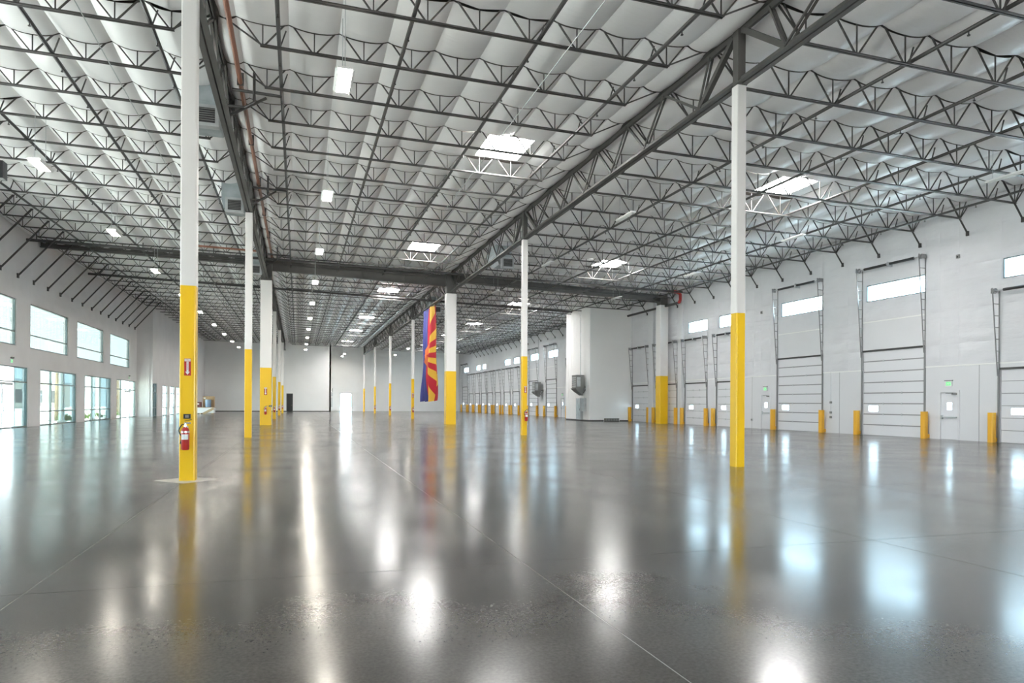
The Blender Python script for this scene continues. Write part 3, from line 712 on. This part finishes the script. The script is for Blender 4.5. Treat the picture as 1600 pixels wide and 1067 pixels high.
# ------------------------------------------------------------------ dock doors
def dock_door(idx, y0, y1, h, shaft_z, lab, detail=True, dark=False):
    t = thing('door_%d' % idx, lab, 'dock door', (XW, (y0+y1)/2, 0), kind='structure')
    n = 8 if h > 4 else 6; sh = h/n
    for i in range(n):
        z0 = i*sh
        lite = i == 2
        g = .012
        if lite:                                  # section with a small view window
            wy0, wy1 = (y1-.95, y1-.35) if h > 4 else (y1-1.0, y1-.45)
            b = MB()
            for a, c, e, f_ in wall_cells(y0+.02, y1-.02, z0+g, z0+sh-g, [(wy0, wy1, z0+.14, z0+sh-.1)]): b.box(XW+.02, XW+.07, a, c, e, f_)
            s = b.build('door_section', M['doorw'], t)
            MB().quad((XW+.04,wy0,z0+sh-.1), (XW+.04,wy1,z0+sh-.1), (XW+.04,wy1,z0+.14), (XW+.04,wy0,z0+.14)).build('pane', M['glass'], t)
        else:
            MB().box(XW+.02, XW+.07, y0+.02, y1-.02, z0+g, z0+sh-g).build('door_section', M['doorw'], t)
        if dark and i > 0: MB().box(XW+.012, XW+.03, y0+.02, y1-.02, z0-.028, z0+.028).build('section_rail', M['gasket'], t)
        if detail and i > 0:
            for q in (.35, .65): MB().box(XW+.0, XW+.02, y0+(y1-y0)*q-.03, y0+(y1-y0)*q+.03, z0-.05, z0+.05).build('hinge', M['galv'], t)
    b = MB()
    for a, c, e, f_ in wall_cells(y0, y1, 0, h, [(wy0, wy1, 2*sh+.14, 3*sh-.1)]): b.box(XW+.075, XW+.095, a, c, e, f_)
    b.build('backing', M['gasket'], t)
    MB().box(XW-.03, XW+.03, y0-.02, y1+.02, h-.04, h+.05).build('head_seal', M['rubber'], t)
    top = shaft_z
    for s, y in ((-1, y0), (1, y1)):
        yy = y + s*.05
        MB().box(XW-.07, XW, yy-.03, yy+.03, 0, h).build('side_track', M['track'], t)
        MB().bar((XW-.02, yy, h-.3), (XW-.02, yy, top), .045).build('wall_angle', M['track'], t)
        MB().bar((XW-.10, yy, h-.3), (XW-.42, yy, top+.12), .035).build('lift_track', M['track'], t)
        m = int((top-h)/.48)
        for i in range(m):
            z = h+.25+i*(top-h-.3)/m; f = (z-h+.3)/(top+.12-h+.3)
            MB().bar((XW-.02, yy, z), (XW-.10-.32*f, yy, z), .03).build('track_bracket', M['track'], t)
        MB().cyl((XW-.3, yy-.06, top), (XW-.3, yy+.06, top), .11, 12).build('cable_drum', M['track'], t)
        MB().box(XW-.38, XW-.1, yy-.01+s*.09, yy+.01+s*.09, top-.1, top+.1).build('end_bearing', M['track'], t)
    MB().cyl((XW-.3, y0-.1, top), (XW-.3, y1+.1, top), .02, 8).build('shaft', M['galv'], t)
    ym = (y0+y1)/2; L = (y1-y0)/2
    for s in (-1, 1): MB().cyl((XW-.3, ym+s*.12, top), (XW-.3, ym+s*(L-.35), top), .062, 10).build('torsion_spring', M['black'], t)
    MB().box(XW-.36, XW, ym-.03, ym+.03, top-.12, top+.12).build('center_bracket', M['galv'], t)
    return t
D_ = 0
TL = ['left of the second exit door','right of the second exit door','far past the enclosure, nearer','far past the enclosure, farther']
for (y0, y1), l in zip([DOORS_TALL[1], DOORS_TALL[0]] + DOORS_TALL[2:], ['right of the farther exit door','left of the nearer exit door']+TL[2:]):
    D_ += 1; dock_door(D_, y0, y1, 4.27, 8.42 if D_ < 3 else 8.2, 'tall white sectional dock door with dark joint rails, %s' % l, detail=y0 < 60, dark=True)
for (y0, y1) in DOOR_FAR_TALL: D_ += 1; dock_door(D_, y0, y1, 4.27, 8.2, 'tall white dock door at the far end of the dock wall', detail=False, dark=True)
DL = ['cut by the right picture edge','half behind the near right column','just right of the wall column','mostly hidden by the wall column','beside the white enclosure','beyond the enclosure, first','beyond the enclosure, second','beyond the enclosure, third','beyond the enclosure, fourth','beyond the enclosure, fifth','beyond the enclosure, sixth','beyond the enclosure, seventh','beyond the enclosure, last']
for (y0, y1), l in zip(DOORS, DL):
    D_ += 1; dock_door(D_, y0, y1, 3.06, 6.28, 'low white sectional dock door %s' % l, detail=y0 < 60, dark=False)

# bollard-like track guards either side of the doors
n = 0
allg = []
for (y0, y1) in sorted(DOORS_TALL + DOORS + DOOR_FAR_TALL): allg += [y0-.2, y1+.2]
for y in sorted(allg):
    n += 1; wide = .17 if True else .1
    t = thing('track_guard', 'yellow steel guard post at a dock door track, %s from the right along the wall' % ordn(n), 'bollard', (XW-.2, y, 0), 'yellow track guards along the dock doors')
    MB().rbox(XW-.34, XW-.1, y-.12, y+.12, 0, 1.24, .05).build('guard_shell', M['bollard'], t)
    MB().box(XW-.12, XW, y-.1, y+.1, .02, .2).build('foot_bracket', M['bollard'], t)

# personnel exit doors with exit signs
def text(body, size, mtl, parent, loc, rot, name='lettering', ext=.002):
    c = bpy.data.curves.new(name, 'FONT'); c.body = body; c.size = size; c.align_x = 'CENTER'; c.align_y = 'CENTER'; c.extrude = ext
    c.materials.append(mtl); tmp = bpy.data.objects.new(name, c); COL.objects.link(tmp)
    dg = bpy.context.evaluated_depsgraph_get(); me = bpy.data.meshes.new_from_object(tmp.evaluated_get(dg)); bpy.data.objects.remove(tmp)
    o = bpy.data.objects.new(name, me); COL.objects.link(o); o.parent = parent
    po = Vector(parent['_org']) if '_org' in parent else Vector((0,0,0)); o.location = Vector(loc)-po; o.rotation_euler = rot; return o
def exit_door(idx, y0, y1, lab, slab):
    t = thing('door_%d' % idx, lab, 'door', (XW, (y0+y1)/2, 0), kind='structure')
    h = 2.16; f = .055
    MB().box(XW-.03, XW+.1, y0-.05, y0+f, 0, h+.05).box(XW-.03, XW+.1, y1-f, y1+.05, 0, h+.05).box(XW-.03, XW+.1, y0+f, y1-f, h-f, h+.05).build('door_frame', M['wall'], t)
    b = MB(); ym = (y0+y1)/2
    for a, c, e, g in wall_cells(y0+f+.005, y1-f-.005, .01, h-f-.005, [(ym-.13, ym+.13, 1.33, 1.65)]): b.box(XW+.02, XW+.07, a, c, e, g)
    d = b.build('door_leaf', M['doorw'], t)
    MB().quad((XW+.045,ym-.13,1.65), (XW+.045,ym+.13,1.65), (XW+.045,ym+.13,1.33), (XW+.045,ym-.13,1.33)).build('pane', M['glass'], t)
    MB().box(XW-.05, XW+.02, y0+.09, y1-.12, .98, 1.03).build('push_bar', M['galv'], t)
    MB().box(XW-.06, XW+.02, y1-.17, y1-.09, .92, 1.1).build('latch_case', M['galv'], t)
    MB().box(XW-.05, XW+.02, y0+.08, y0+.32, 2.0, 2.07).bar((XW-.03, y0+.25, 2.08), (XW-.12, y0+.55, 2.08), .02).build('door_closer', M['heater'], t)
    MB().box(XW+.075, XW+.09, y0, y1, 0, 1.3).box(XW+.075, XW+.09, y0, y1, 1.68, h).build('backing', M['gasket'], t)
    s = thing('exit_sign', slab, 'sign', (XW, ym, 2.45), 'lit exit signs')
    MB().box(XW-.05, XW, ym-.17, ym+.17, 2.38, 2.62).build('sign_box', M['white'], s)
    MB().box(XW-.052, XW-.05, ym-.13, ym+.13, 2.42, 2.58).build('lit_face', M['exit'], s, label='glowing green face')
    text('EXIT', .13, M['label'], s, (XW-.054, ym, 2.5), (math.pi/2, 0, -math.pi/2))
    MB().box(XW-.06, XW, ym-.2, ym+.2, 2.62, 2.66).build('canopy', M['heater'], s)
exit_door(D_+1, 23.87, 24.83, 'white exit door with push bar between the tall door and right edge', 'green exit sign over the nearer exit door')
exit_door(D_+2, 36.78, 37.68, 'white exit door with push bar beside the near right column', 'green exit sign over the exit door beside the near right column')
exit_door(D_+3, 71.9, 72.8, 'small distant white exit door left of the enclosure', 'green exit sign over the distant exit door')
# exit signs over the left storefront doors
for y, lab in ((44.6, 'green exit sign over the left edge storefront door'), (72.4, 'small exit sign over the farthest left storefront door')):
    s = thing('exit_sign', lab, 'sign', (XL, y, 3.7), 'lit exit signs')
    MB().box(XL, XL+.05, y-.17, y+.17, 3.55, 3.8).build('sign_box', M['white'], s)
    MB().box(XL+.05, XL+.052, y-.13, y+.13, 3.6, 3.76).build('lit_face', M['exit'], s)
    text('EXIT', .13, M['label'], s, (XL+.054, y, 3.68), (math.pi/2, 0, math.pi/2))
    for q in (-.12, .12): MB().cyl((XL+.03, y+q, 3.84), (XL+.12, y+q, 3.87), .045, 8).build('spot_head', M['heater'], s)
# conduit drop with control boxes between the tall doors, small wall boxes
t = thing('control_conduit', 'thin conduit with small push-button boxes between the tall dock doors', 'conduit', (XW-.03, 31.6, 1))
MB().cyl((XW-.03, 31.6, 1.0), (XW-.03, 31.6, 3.3), .014, 6).build('conduit_run', M['galv'], t)
for z in (.8, 1.05, 1.6): MB().box(XW-.07, XW, 31.54, 31.66, z, z+.12).build('button_box', M['heater'], t)
for y, z, lab in ((23.9, 8.1, 'small grey box high on the quilted wall near the right edge'), (37.6, 7.3, 'small dark box high on the quilted wall by the near right column')):
    t = thing('junction_box', lab, 'box', (XW-.05, y, z)); MB().box(XW-.09, XW-.01, y-.07, y+.07, z-.08, z+.08).build('case', M['heater'], t); MB().cyl((XW-.1, y, z-.02), (XW-.09, y, z-.02), .04, 8).build('lens', M['black'], t)
t = thing('wall_vent', 'small round grey wall vent low on the wall by the exit door', 'vent', (XW-.02, 38.6, .55))
MB().cyl((XW-.03, 38.6, .55), (XW, 38.6, .55), .1, 16).build('vent_ring', M['galv'], t); MB().cyl((XW-.035, 38.6, .55), (XW-.03, 38.6, .55), .07, 16).build('vent_core', M['heater'], t)

# ------------------------------------------------------------------ unit heaters and cabinets
def heater(x, y, z, lab, face=-1):
    t = thing('unit_heater', lab, 'heater', (x, y, z), 'grey unit heaters')
    MB().box(x-.5, x+.25, y-.5, y+.5, z, z+1.15).build('casing', M['heater'], t)
    b = MB(); k = len(b.v)
    b.v += [(x-.62,y-.55,z),(x+.25,y-.5,z),(x+.25,y+.5,z),(x-.62,y+.55,z),(x-.4,y-.45,z-.25),(x+.15,y-.4,z-.62),(x+.15,y+.4,z-.62),(x-.4,y+.45,z-.25)]
    b.f += [(0,1,5,4),(1,2,6,5),(2,3,7,6),(3,0,4,7),(4,5,6,7),(0,3,2,1)]; b.build('air_hood', M['heater'], t)
    for i in range(5): MB().box(x-.52, x-.5, y-.42, y+.42, z+.15+i*.18, z+.22+i*.18).build('louver', M['galv'], t)
    MB().box(x-.44, x-.1, y-.515, y-.5, z+.15, z+.95).build('access_panel', M['galv'], t)
    for s in (-1, 1): MB().bar((x+.2, y+s*.45, z+.1), (x+.55, y+s*.45, z+.1), .05).bar((x+.2, y+s*.45, z-.4), (x+.55, y+s*.45, z+.1), .04).build('bracket', M['steel'], t)
    MB().cyl((x+.1, y, z+1.15), (x+.1, y, z+6.4), .035, 8).build('flue_pipe', M['galv'], t)
    return t
heater(23.5, 57.0, 2.85, 'grey unit heater on the left face of the white enclosure')
heater(27.25, 79.1, 2.9, 'distant grey unit heater between two tall dock doors')
t = thing('electrical_cabinet', 'pale grey wall cabinet under the heater on the white enclosure', 'cabinet', (23.8, 57.4, .1))
MB().box(23.66, 23.9, 57.1, 58.1, .12, 2.0).build('case', M['galv'], t); MB().box(23.645, 23.66, 57.15, 58.05, .18, 1.94).build('cabinet_door', M['duct'], t); MB().box(23.63, 23.645, 57.22, 57.26, .9, 1.1).build('handle', M['black'], t)
t = thing('electrical_cabinet', 'narrower wall cabinet with conduit beside the first, nearer the corner', 'cabinet', (23.8, 56.6, .8))
MB().box(23.68, 23.9, 56.35, 56.95, .85, 2.0).build('case', M['galv'], t); MB().box(23.665, 23.68, 56.4, 56.9, .9, 1.95).build('cabinet_door', M['duct'], t); MB().cyl((23.82,56.65,2.0), (23.82,56.65,2.8), .03, 8).build('conduit_stub', M['galv'], t)
t = thing('electrical_cabinet', 'stack of grey panels at the corner of the far left wall', 'cabinet', (5.4, YBL+1, .7))
MB().box(5.0, 5.25, YBL+.1, YBL+.9, .75, 2.3).box(5.0, 5.3, YBL+.1, YBL+.9, 2.45, 3.1).build('case', M['galv'], t); MB().box(5.25, 5.3, YBL+.15, YBL+.85, 3.2, 3.75).build('meter_box', M['heater'], t)

# dark opening in the far left wall
t = thing('door_%d' % (D_+4), 'dark door in the far left wall', 'door', (-1.3, YBL, 0), kind='structure')
MB().box(-1.78, -1.71, YBL-.05, YBL, 0, 2.87).box(-.85, -.78, YBL-.05, YBL, 0, 2.87).box(-1.71, -.85, YBL-.05, YBL, 2.8, 2.87).build('door_frame', M['heater'], t)
MB().box(-1.71, -.85, YBL-.03, YBL, 0, 2.8).build('door_leaf', M['black'], t)
MB().cyl((-.95, YBL-.1, 1.0), (-.95, YBL-.03, 1.0), .04, 8).build('door_knob', M['chrome'], t)

# ------------------------------------------------------------------ fire extinguishers, signs and boxes on the columns
def extinguisher(x, y, z, lab, full=True):
    t = thing('fire_extinguisher', lab, 'extinguisher', (x, y, z), 'red fire extinguishers on the columns')
    b = MB(); r = .075
    prof = [(0,0),(.06,.0),(r,.02),(r,.36),(.06,.41),(.025,.44),(0,.44)]
    k = 14
    for i, (pr, pz) in enumerate(prof):
        for j in range(k): a = 2*math.pi*j/k; b.v.append((x+pr*math.cos(a), y+pr*math.sin(a), z+pz))
    for i in range(len(prof)-1):
        for j in range(k): b.f.append((i*k+j, i*k+(j+1)%k, (i+1)*k+(j+1)%k, (i+1)*k+j))
    b.build('cylinder_body', M['red'], t, smooth=True)
    MB().cyl((x,y,z+.44), (x,y,z+.5), .024, 10).box(x-.02, x+.1, y-.015, y+.015, z+.5, z+.53).build('valve', M['chrome'], t)
    MB().bar((x-.01,y,z+.55), (x+.11,y,z+.58), .025, .012).build('lever', M['black'], t)
    pts = [(x-.02,y,z+.49)] + [(x-.05-.06*math.sin(a*math.pi/8), y-.01, z+.49-.03*a) for a in range(0, 9)] + [(x-.085,y-.01,z+.12)]
    MB().tube(pts, .012, 6).build('hose', M['black'], t)
    b = MB()
    def arc(z0, z1, m, nme):
        q = MB()
        for i in range(6):
            a0 = math.radians(-140+i*17); a1 = math.radians(-140+(i+1)*17); R = r+.001
            q.quad((x+R*math.cos(a0),y+R*math.sin(a0),z0), (x+R*math.cos(a1),y+R*math.sin(a1),z0), (x+R*math.cos(a1),y+R*math.sin(a1),z1), (x+R*math.cos(a0),y+R*math.sin(a0),z1))
        q.build(nme, m, t)
    arc(z+.20, z+.3, M['label'], 'paper_label')
    MB().cyl((x,y,z+.33), (x,y,z+.36), r+.004, 14).build('strap', M['galv'], t)
    MB().box(x-.04, x+.04, y+r-.01, y+r+.03, z+.05, z+.46).build('wall_bracket', M['galv'], t)
def ext_sign(x, y, z, lab, s=1.0):
    t = thing('extinguisher_sign', lab, 'sign', (x, y, z), 'red extinguisher arrow signs on the columns')
    w, h = .06*s, .165*s
    MB().box(x-w, x+w, y-.004, y, z-h, z+h).build('sign_plate', M['red'], t)
    MB().box(x-w+.008, x+w-.008, y-.006, y-.004, z+h-.055*s, z+h-.008).build('header', M['label'], t)
    b = MB(); k = len(b.v); yy = y-.006
    b.v += [(x-.018*s,yy,z+h-.06*s),(x+.018*s,yy,z+h-.06*s),(x+.018*s,yy,z-h+.075*s),(x+.042*s,yy,z-h+.075*s),(x,yy,z-h+.015*s),(x-.042*s,yy,z-h+.075*s),(x-.018*s,yy,z-h+.075*s)]
    b.f.append((0,6,5,4,3,2,1)); b.build('arrow', M['label'], t)
    text('FIRE', .042*s, M['red'], t, (x, y-.0075, z+h-.031*s), (math.pi/2, 0, 0), ext=.0005)
    text('EXTINGUISHER', .022*s, M['red'], t, (x, y-.0075, z-.0*s+.02), (math.pi/2, math.pi/2, 0), ext=.0005)
def black_box(x, y, z, lab, w=.062):
    t = thing('alarm_box', lab, 'box', (x, y, z), 'small dark boxes on the columns')
    MB().box(x-w, x+w, y-.05, y, z-.045, z+.045).build('case', M['black'], t)
    MB().box(x-w*.5, x+w*.5, y-.054, y-.05, z-.025, z+.025).build('lens', M['heater'], t)
yA = Y0-.145
ext_sign(XA, yA, 2.19, 'red arrow sign on the nearest left column')
black_box(XA-.0, yA, 1.24, 'small black box above the extinguisher on the nearest left column')
extinguisher(XA-.02, yA-.1, .6, 'red fire extinguisher on the nearest left column')
yR2 = CY_(1)-.13
ext_sign(XR+.03, yR2, 2.18, 'red arrow sign on the second right column'); extinguisher(XR+.05, yR2-.1, .68, 'red fire extinguisher on the second right column')
yA3 = CY_(2)-.36
ext_sign(XA, yA3, 2.22, 'red arrow sign on the massive left column', 1.5); extinguisher(XA, yA3-.1, .7, 'red fire extinguisher on the massive left column')
black_box(XA+.3, yA3, 1.25, 'black box on the massive left column beside its extinguisher', .1)
for n, w in ((3, 'first'), (4, 'second'), (5, 'third')):
    extinguisher(XR+.02, CY_(n)-.23, .6, 'tiny red extinguisher on the %s right column past the massive one' % w)
    extinguisher(XA+.02, CY_(n)-.245, .6, 'tiny red extinguisher on the %s left column past the massive one' % w)
ext_sign(XR, CY_(3)-.13, 2.2, 'red arrow sign on the first right column past the massive one', 1.3)

# ------------------------------------------------------------------ the hanging flag
def flag_mat():
    m = mat('flag_print', (.5,.05,.08), .7); nt = m.node_tree; L = nt.links; b = nt.nodes['Principled BSDF']
    at = nd(m, 'ShaderNodeUVMap'); sp = nd(m, 'ShaderNodeSeparateXYZ'); L.new(at.outputs[0], sp.inputs[0])
    def mth(op, a, c=None):
        n = nd(m, 'ShaderNodeMath', operation=op)
        for i, v in enumerate((a, c)):
            if v is None: continue
            if isinstance(v, (int, float)): n.inputs[i].default_value = v
            else: L.new(v, n.inputs[i])
        return n.outputs[0]
    ang = mth('ARCTAN2', sp.outputs['Y'], sp.outputs['X'])            # u away from the blue half, v up
    ray = mth('FLOOR', mth('MULTIPLY', mth('ADD', ang, math.pi/2), 13/math.pi))
    odd = mth('MODULO', ray, 2.0)
    blue = mth('LESS_THAN', sp.outputs['X'], 0.0)
    m1 = nd(m, 'ShaderNodeMix', data_type='RGBA'); m1.inputs[6].default_value = (.62,.02,.04,1); m1.inputs[7].default_value = (.95,.55,.06,1); L.new(odd, m1.inputs[0])
    m2 = nd(m, 'ShaderNodeMix', data_type='RGBA'); L.new(m1.outputs[2], m2.inputs[6]); m2.inputs[7].default_value = (.045,.05,.22,1); L.new(blue, m2.inputs[0])
    L.new(m2.outputs[2], b.inputs['Base Color']); return m
FY0, FY1, FZ0, FZ1, FYC, FZC = 55.2, 59.9, 1.65, 9.28, 57.45, 5.35
def flag_pt(u, v):
    """u 0..1 along the truss (near to far), v 0..1 from the hem up; soft vertical folds"""
    y = FY0+(FY1-FY0)*u; k = .5+.5*(1-v)
    ph = u*2*math.pi*3.2 + .8*math.sin(v*3.1)
    return Vector((XR+.34*k*math.sin(ph)+.1*(1-v)*math.sin(v*9+u*5), y + (.18*(1-v))*math.sin(ph*.5), FZ0+(FZ1-FZ0)*v + (.06*math.sin(ph) if v == 0 else 0)))
t = thing('hanging_flag', 'huge flag of red and yellow rays, copper star and blue half, hanging from truss', 'flag', (XR, 57.5, FZ1))
b = MB(); NU, NV = 48, 40; b.grid(NU, NV, flag_pt)
fo = b.build('flag_cloth', flag_mat(), t, smooth=True)
uv = fo.data.uv_layers.new(name='UVMap'); fo.data.update()
for lp in fo.data.loops:
    vi = lp.vertex_index; i, j = divmod(vi, NV+1); y = FY0+(FY1-FY0)*i/NU; z = FZ0+(FZ1-FZ0)*j/NV
    uv.data[lp.index].uv = ((FYC-y), (z-FZC))
M['star'] = mat('copper_star', (.70,.15,.04), .6)
b = MB(); R1, R2 = 1.35, .52
for side in (-1, 1):
    for i in range(10):
        a0 = math.pi*i/5; a1 = math.pi*(i+1)/5; r0 = R1 if i % 2 == 0 else R2; r1 = R2 if i % 2 == 0 else R1
        N = 6
        def sp_(r, a):
            y = FYC-r*math.cos(a); z = FZC+r*math.sin(a); p = flag_pt((y-FY0)/(FY1-FY0), (z-FZ0)/(FZ1-FZ0)); p.x += side*.13; return p
        for q in range(N):
            f0, f1 = q/N, (q+1)/N
            b.quad(sp_(r0*f0,a0), sp_(r0*f1,a0), sp_(r1*f1,a1), sp_(r1*f0,a1))
b.build('star', M['star'], t, label='copper coloured five-pointed star')
MB().cyl((XR, FY0-.1, FZ1+.02), (XR, FY1+.1, FZ1+.02), .02, 6).build('top_pole', M['label'], t)
for i in range(5): MB().cyl((XR, FY0+.3+i*1.0, FZ1), (XR, FY0+.3+i*1.0, F(XR)-1.4), .01, 5).build('tie_cord', M['label'], t)

# ------------------------------------------------------------------ crates and cartons by the far left wall
t = thing('pallet_crate', 'low white crate on runners behind the nearest left column', 'crate', (-11.4, 92, 0))
MB().box(-12.6, -9.7, 91.2, 92.8, .14, .78).build('crate_side', M['white'], t)
for x in (-12.4, -11.2, -9.9): MB().box(x-.08, x+.08, 91.2, 92.8, 0, .14).build('runner', M['wood'], t)
MB().box(-12.7, -9.6, 91.15, 92.85, .78, .84).build('lid', M['wood'], t)
def carton(x0, x1, y0, y1, z0, z1, lab, m='card'):
    t = thing('carton', lab, 'box', ((x0+x1)/2, (y0+y1)/2, z0), 'cartons stacked on the crate')
    MB().box(x0, x1, y0, y1, z0, z1).build('carton_body', M[m], t)
    MB().box(x0-.005, x1+.005, (y0+y1)/2-.03, (y0+y1)/2+.03, z1-.2, z1+.004).build('packing_tape', M['wood'], t)
    MB().box(x0+.1, x0+.3, y0-.005, y0, z1-.3, z1-.15).build('shipping_label', M['label'], t)
carton(-12.5, -11.75, 91.4, 92.3, .84, 1.9, 'tan carton on the crate, beside the column edge')
carton(-11.0, -9.75, 91.9, 92.8, .84, 2.15, 'largest tan carton at the right end of the crate')
carton(-11.65, -11.15, 91.4, 92.2, .84, 1.45, 'small maroon carton in the middle of the crate', 'maroon')
t = thing('wrapped_roll', 'blue plastic-wrapped roll standing in front of the largest carton', 'roll', (-10.3, 91.5, .84))
MB().cyl((-10.35,91.5,.84), (-10.35,91.5,1.75), .33, 18).build('roll_body', M['wrap'], t, smooth=False); MB().cyl((-10.35,91.5,1.75), (-10.35,91.5,1.77), .08, 12).build('core_tube', M['card'], t)
t = thing('wood_board', 'pale board leaning against the crate', 'board', (-10.2, 91.0, 0))
MB().bar((-10.9,91.05,.03), (-9.7,91.1,.7), .02, .28, up=(0,0,1)).build('plank', M['wood'], t)

# ------------------------------------------------------------------ outdoors beyond the left windows
def palm(x, y, h, lab):
    t = thing('palm_tree', lab, 'tree', (x, y, -.26))
    b = MB()
    for i in range(int(h/.25)):
        z = -.26+i*.25; b.cyl((x,y,z), (x,y,z+.25), .30-.02*i*.25, 10, .33-.02*i*.25)
    b.build('trunk', M['trunk'], t)
    for i in range(14):
        a = i*2.4; e = random.uniform(.5,1.1); b = MB(); pts = []
        for q in range(7):
            s = q/6; pts.append(Vector((x+math.cos(a)*2.4*s, y+math.sin(a)*2.4*s, h+1.2*e*s-1.3*s*s)))
        sd = Vector((-math.sin(a), math.cos(a), 0))
        for q in range(6):
            w0 = .32*math.sin(math.pi*(q+.3)/6.6); w1 = .32*math.sin(math.pi*(q+1.3)/6.6)
            for sgn in (-1, 1):
                up = Vector((0,0,-.12)); b.quad(pts[q], pts[q+1], pts[q+1]+sd*sgn*w1+up, pts[q]+sd*sgn*w0+up)
        b.build('frond', M['leaf'], t)
palm(-21.5, 75.3, 5.2, 'palm tree with rough brown trunk outside the second storefront window')
palm(-22, 100, 5.2, 'palm tree outside beyond the farther left wall')
for i, (x, y, r) in enumerate(((-20,71,.55), (-20.5,74,.5), (-20,79,.6), (-20.3,84,.5), (-20,88,.6), (-20.5,93,.5))):
    t = thing('shrub', 'round green shrub outside the left storefront, %s from the left' % ordn(i+1), 'shrub', (x, y, -.26), 'shrubs outside the left windows')
    b = MB()
    for q in range(90):
        d = Vector((random.gauss(0,1), random.gauss(0,1), abs(random.gauss(0,1)))).normalized()*r*random.uniform(.6,1); p = Vector((x,y,-.2))+d
        a = Vector((random.gauss(0,1), random.gauss(0,1), random.gauss(0,1))).normalized()*.12; c = a.cross(d).normalized()*.08
        b.quad(p-a, p+c, p+a, p-c)
    b.build('foliage', M['leaf'], t, kind='stuff'); MB().cyl((x,y,-.26), (x,y,.1), .04, 6).build('stem', M['trunk'], t)
for i, (x, y) in enumerate(((-18.2, 64.6), (-18.2, 68.2), (-18.2, 73.6), (-18.2, 79.0))):
    t = thing('canopy_post', 'blue-grey canopy post outside the left storefront, %s from the left' % ordn(i+1), 'post', (x, y, -.26), 'canopy posts outside the left windows')
    MB().box(x-.15, x+.15, y-.2, y+.2, -.26, 4.2).build('post_shaft', M['bluepanel'], t); MB().box(x-.25, x+.25, y-.3, y+.3, -.26, -.1).build('post_base', M['heater'], t)
t = thing('far_building', 'low tan building across the yard outside the left windows', 'building', (-70, 150, -.26))
MB().box(-85, -60, 120, 220, -.26, 6).build('block', M['stucco'], t); MB().box(-85.3, -59.7, 119.7, 220.3, 6, 6.4).build('parapet', M['bluepanel'], t)
for i in range(8): MB().box(-60, -59.95, 126+i*11, 132+i*11, 1, 4).build('window', M['black'], t)
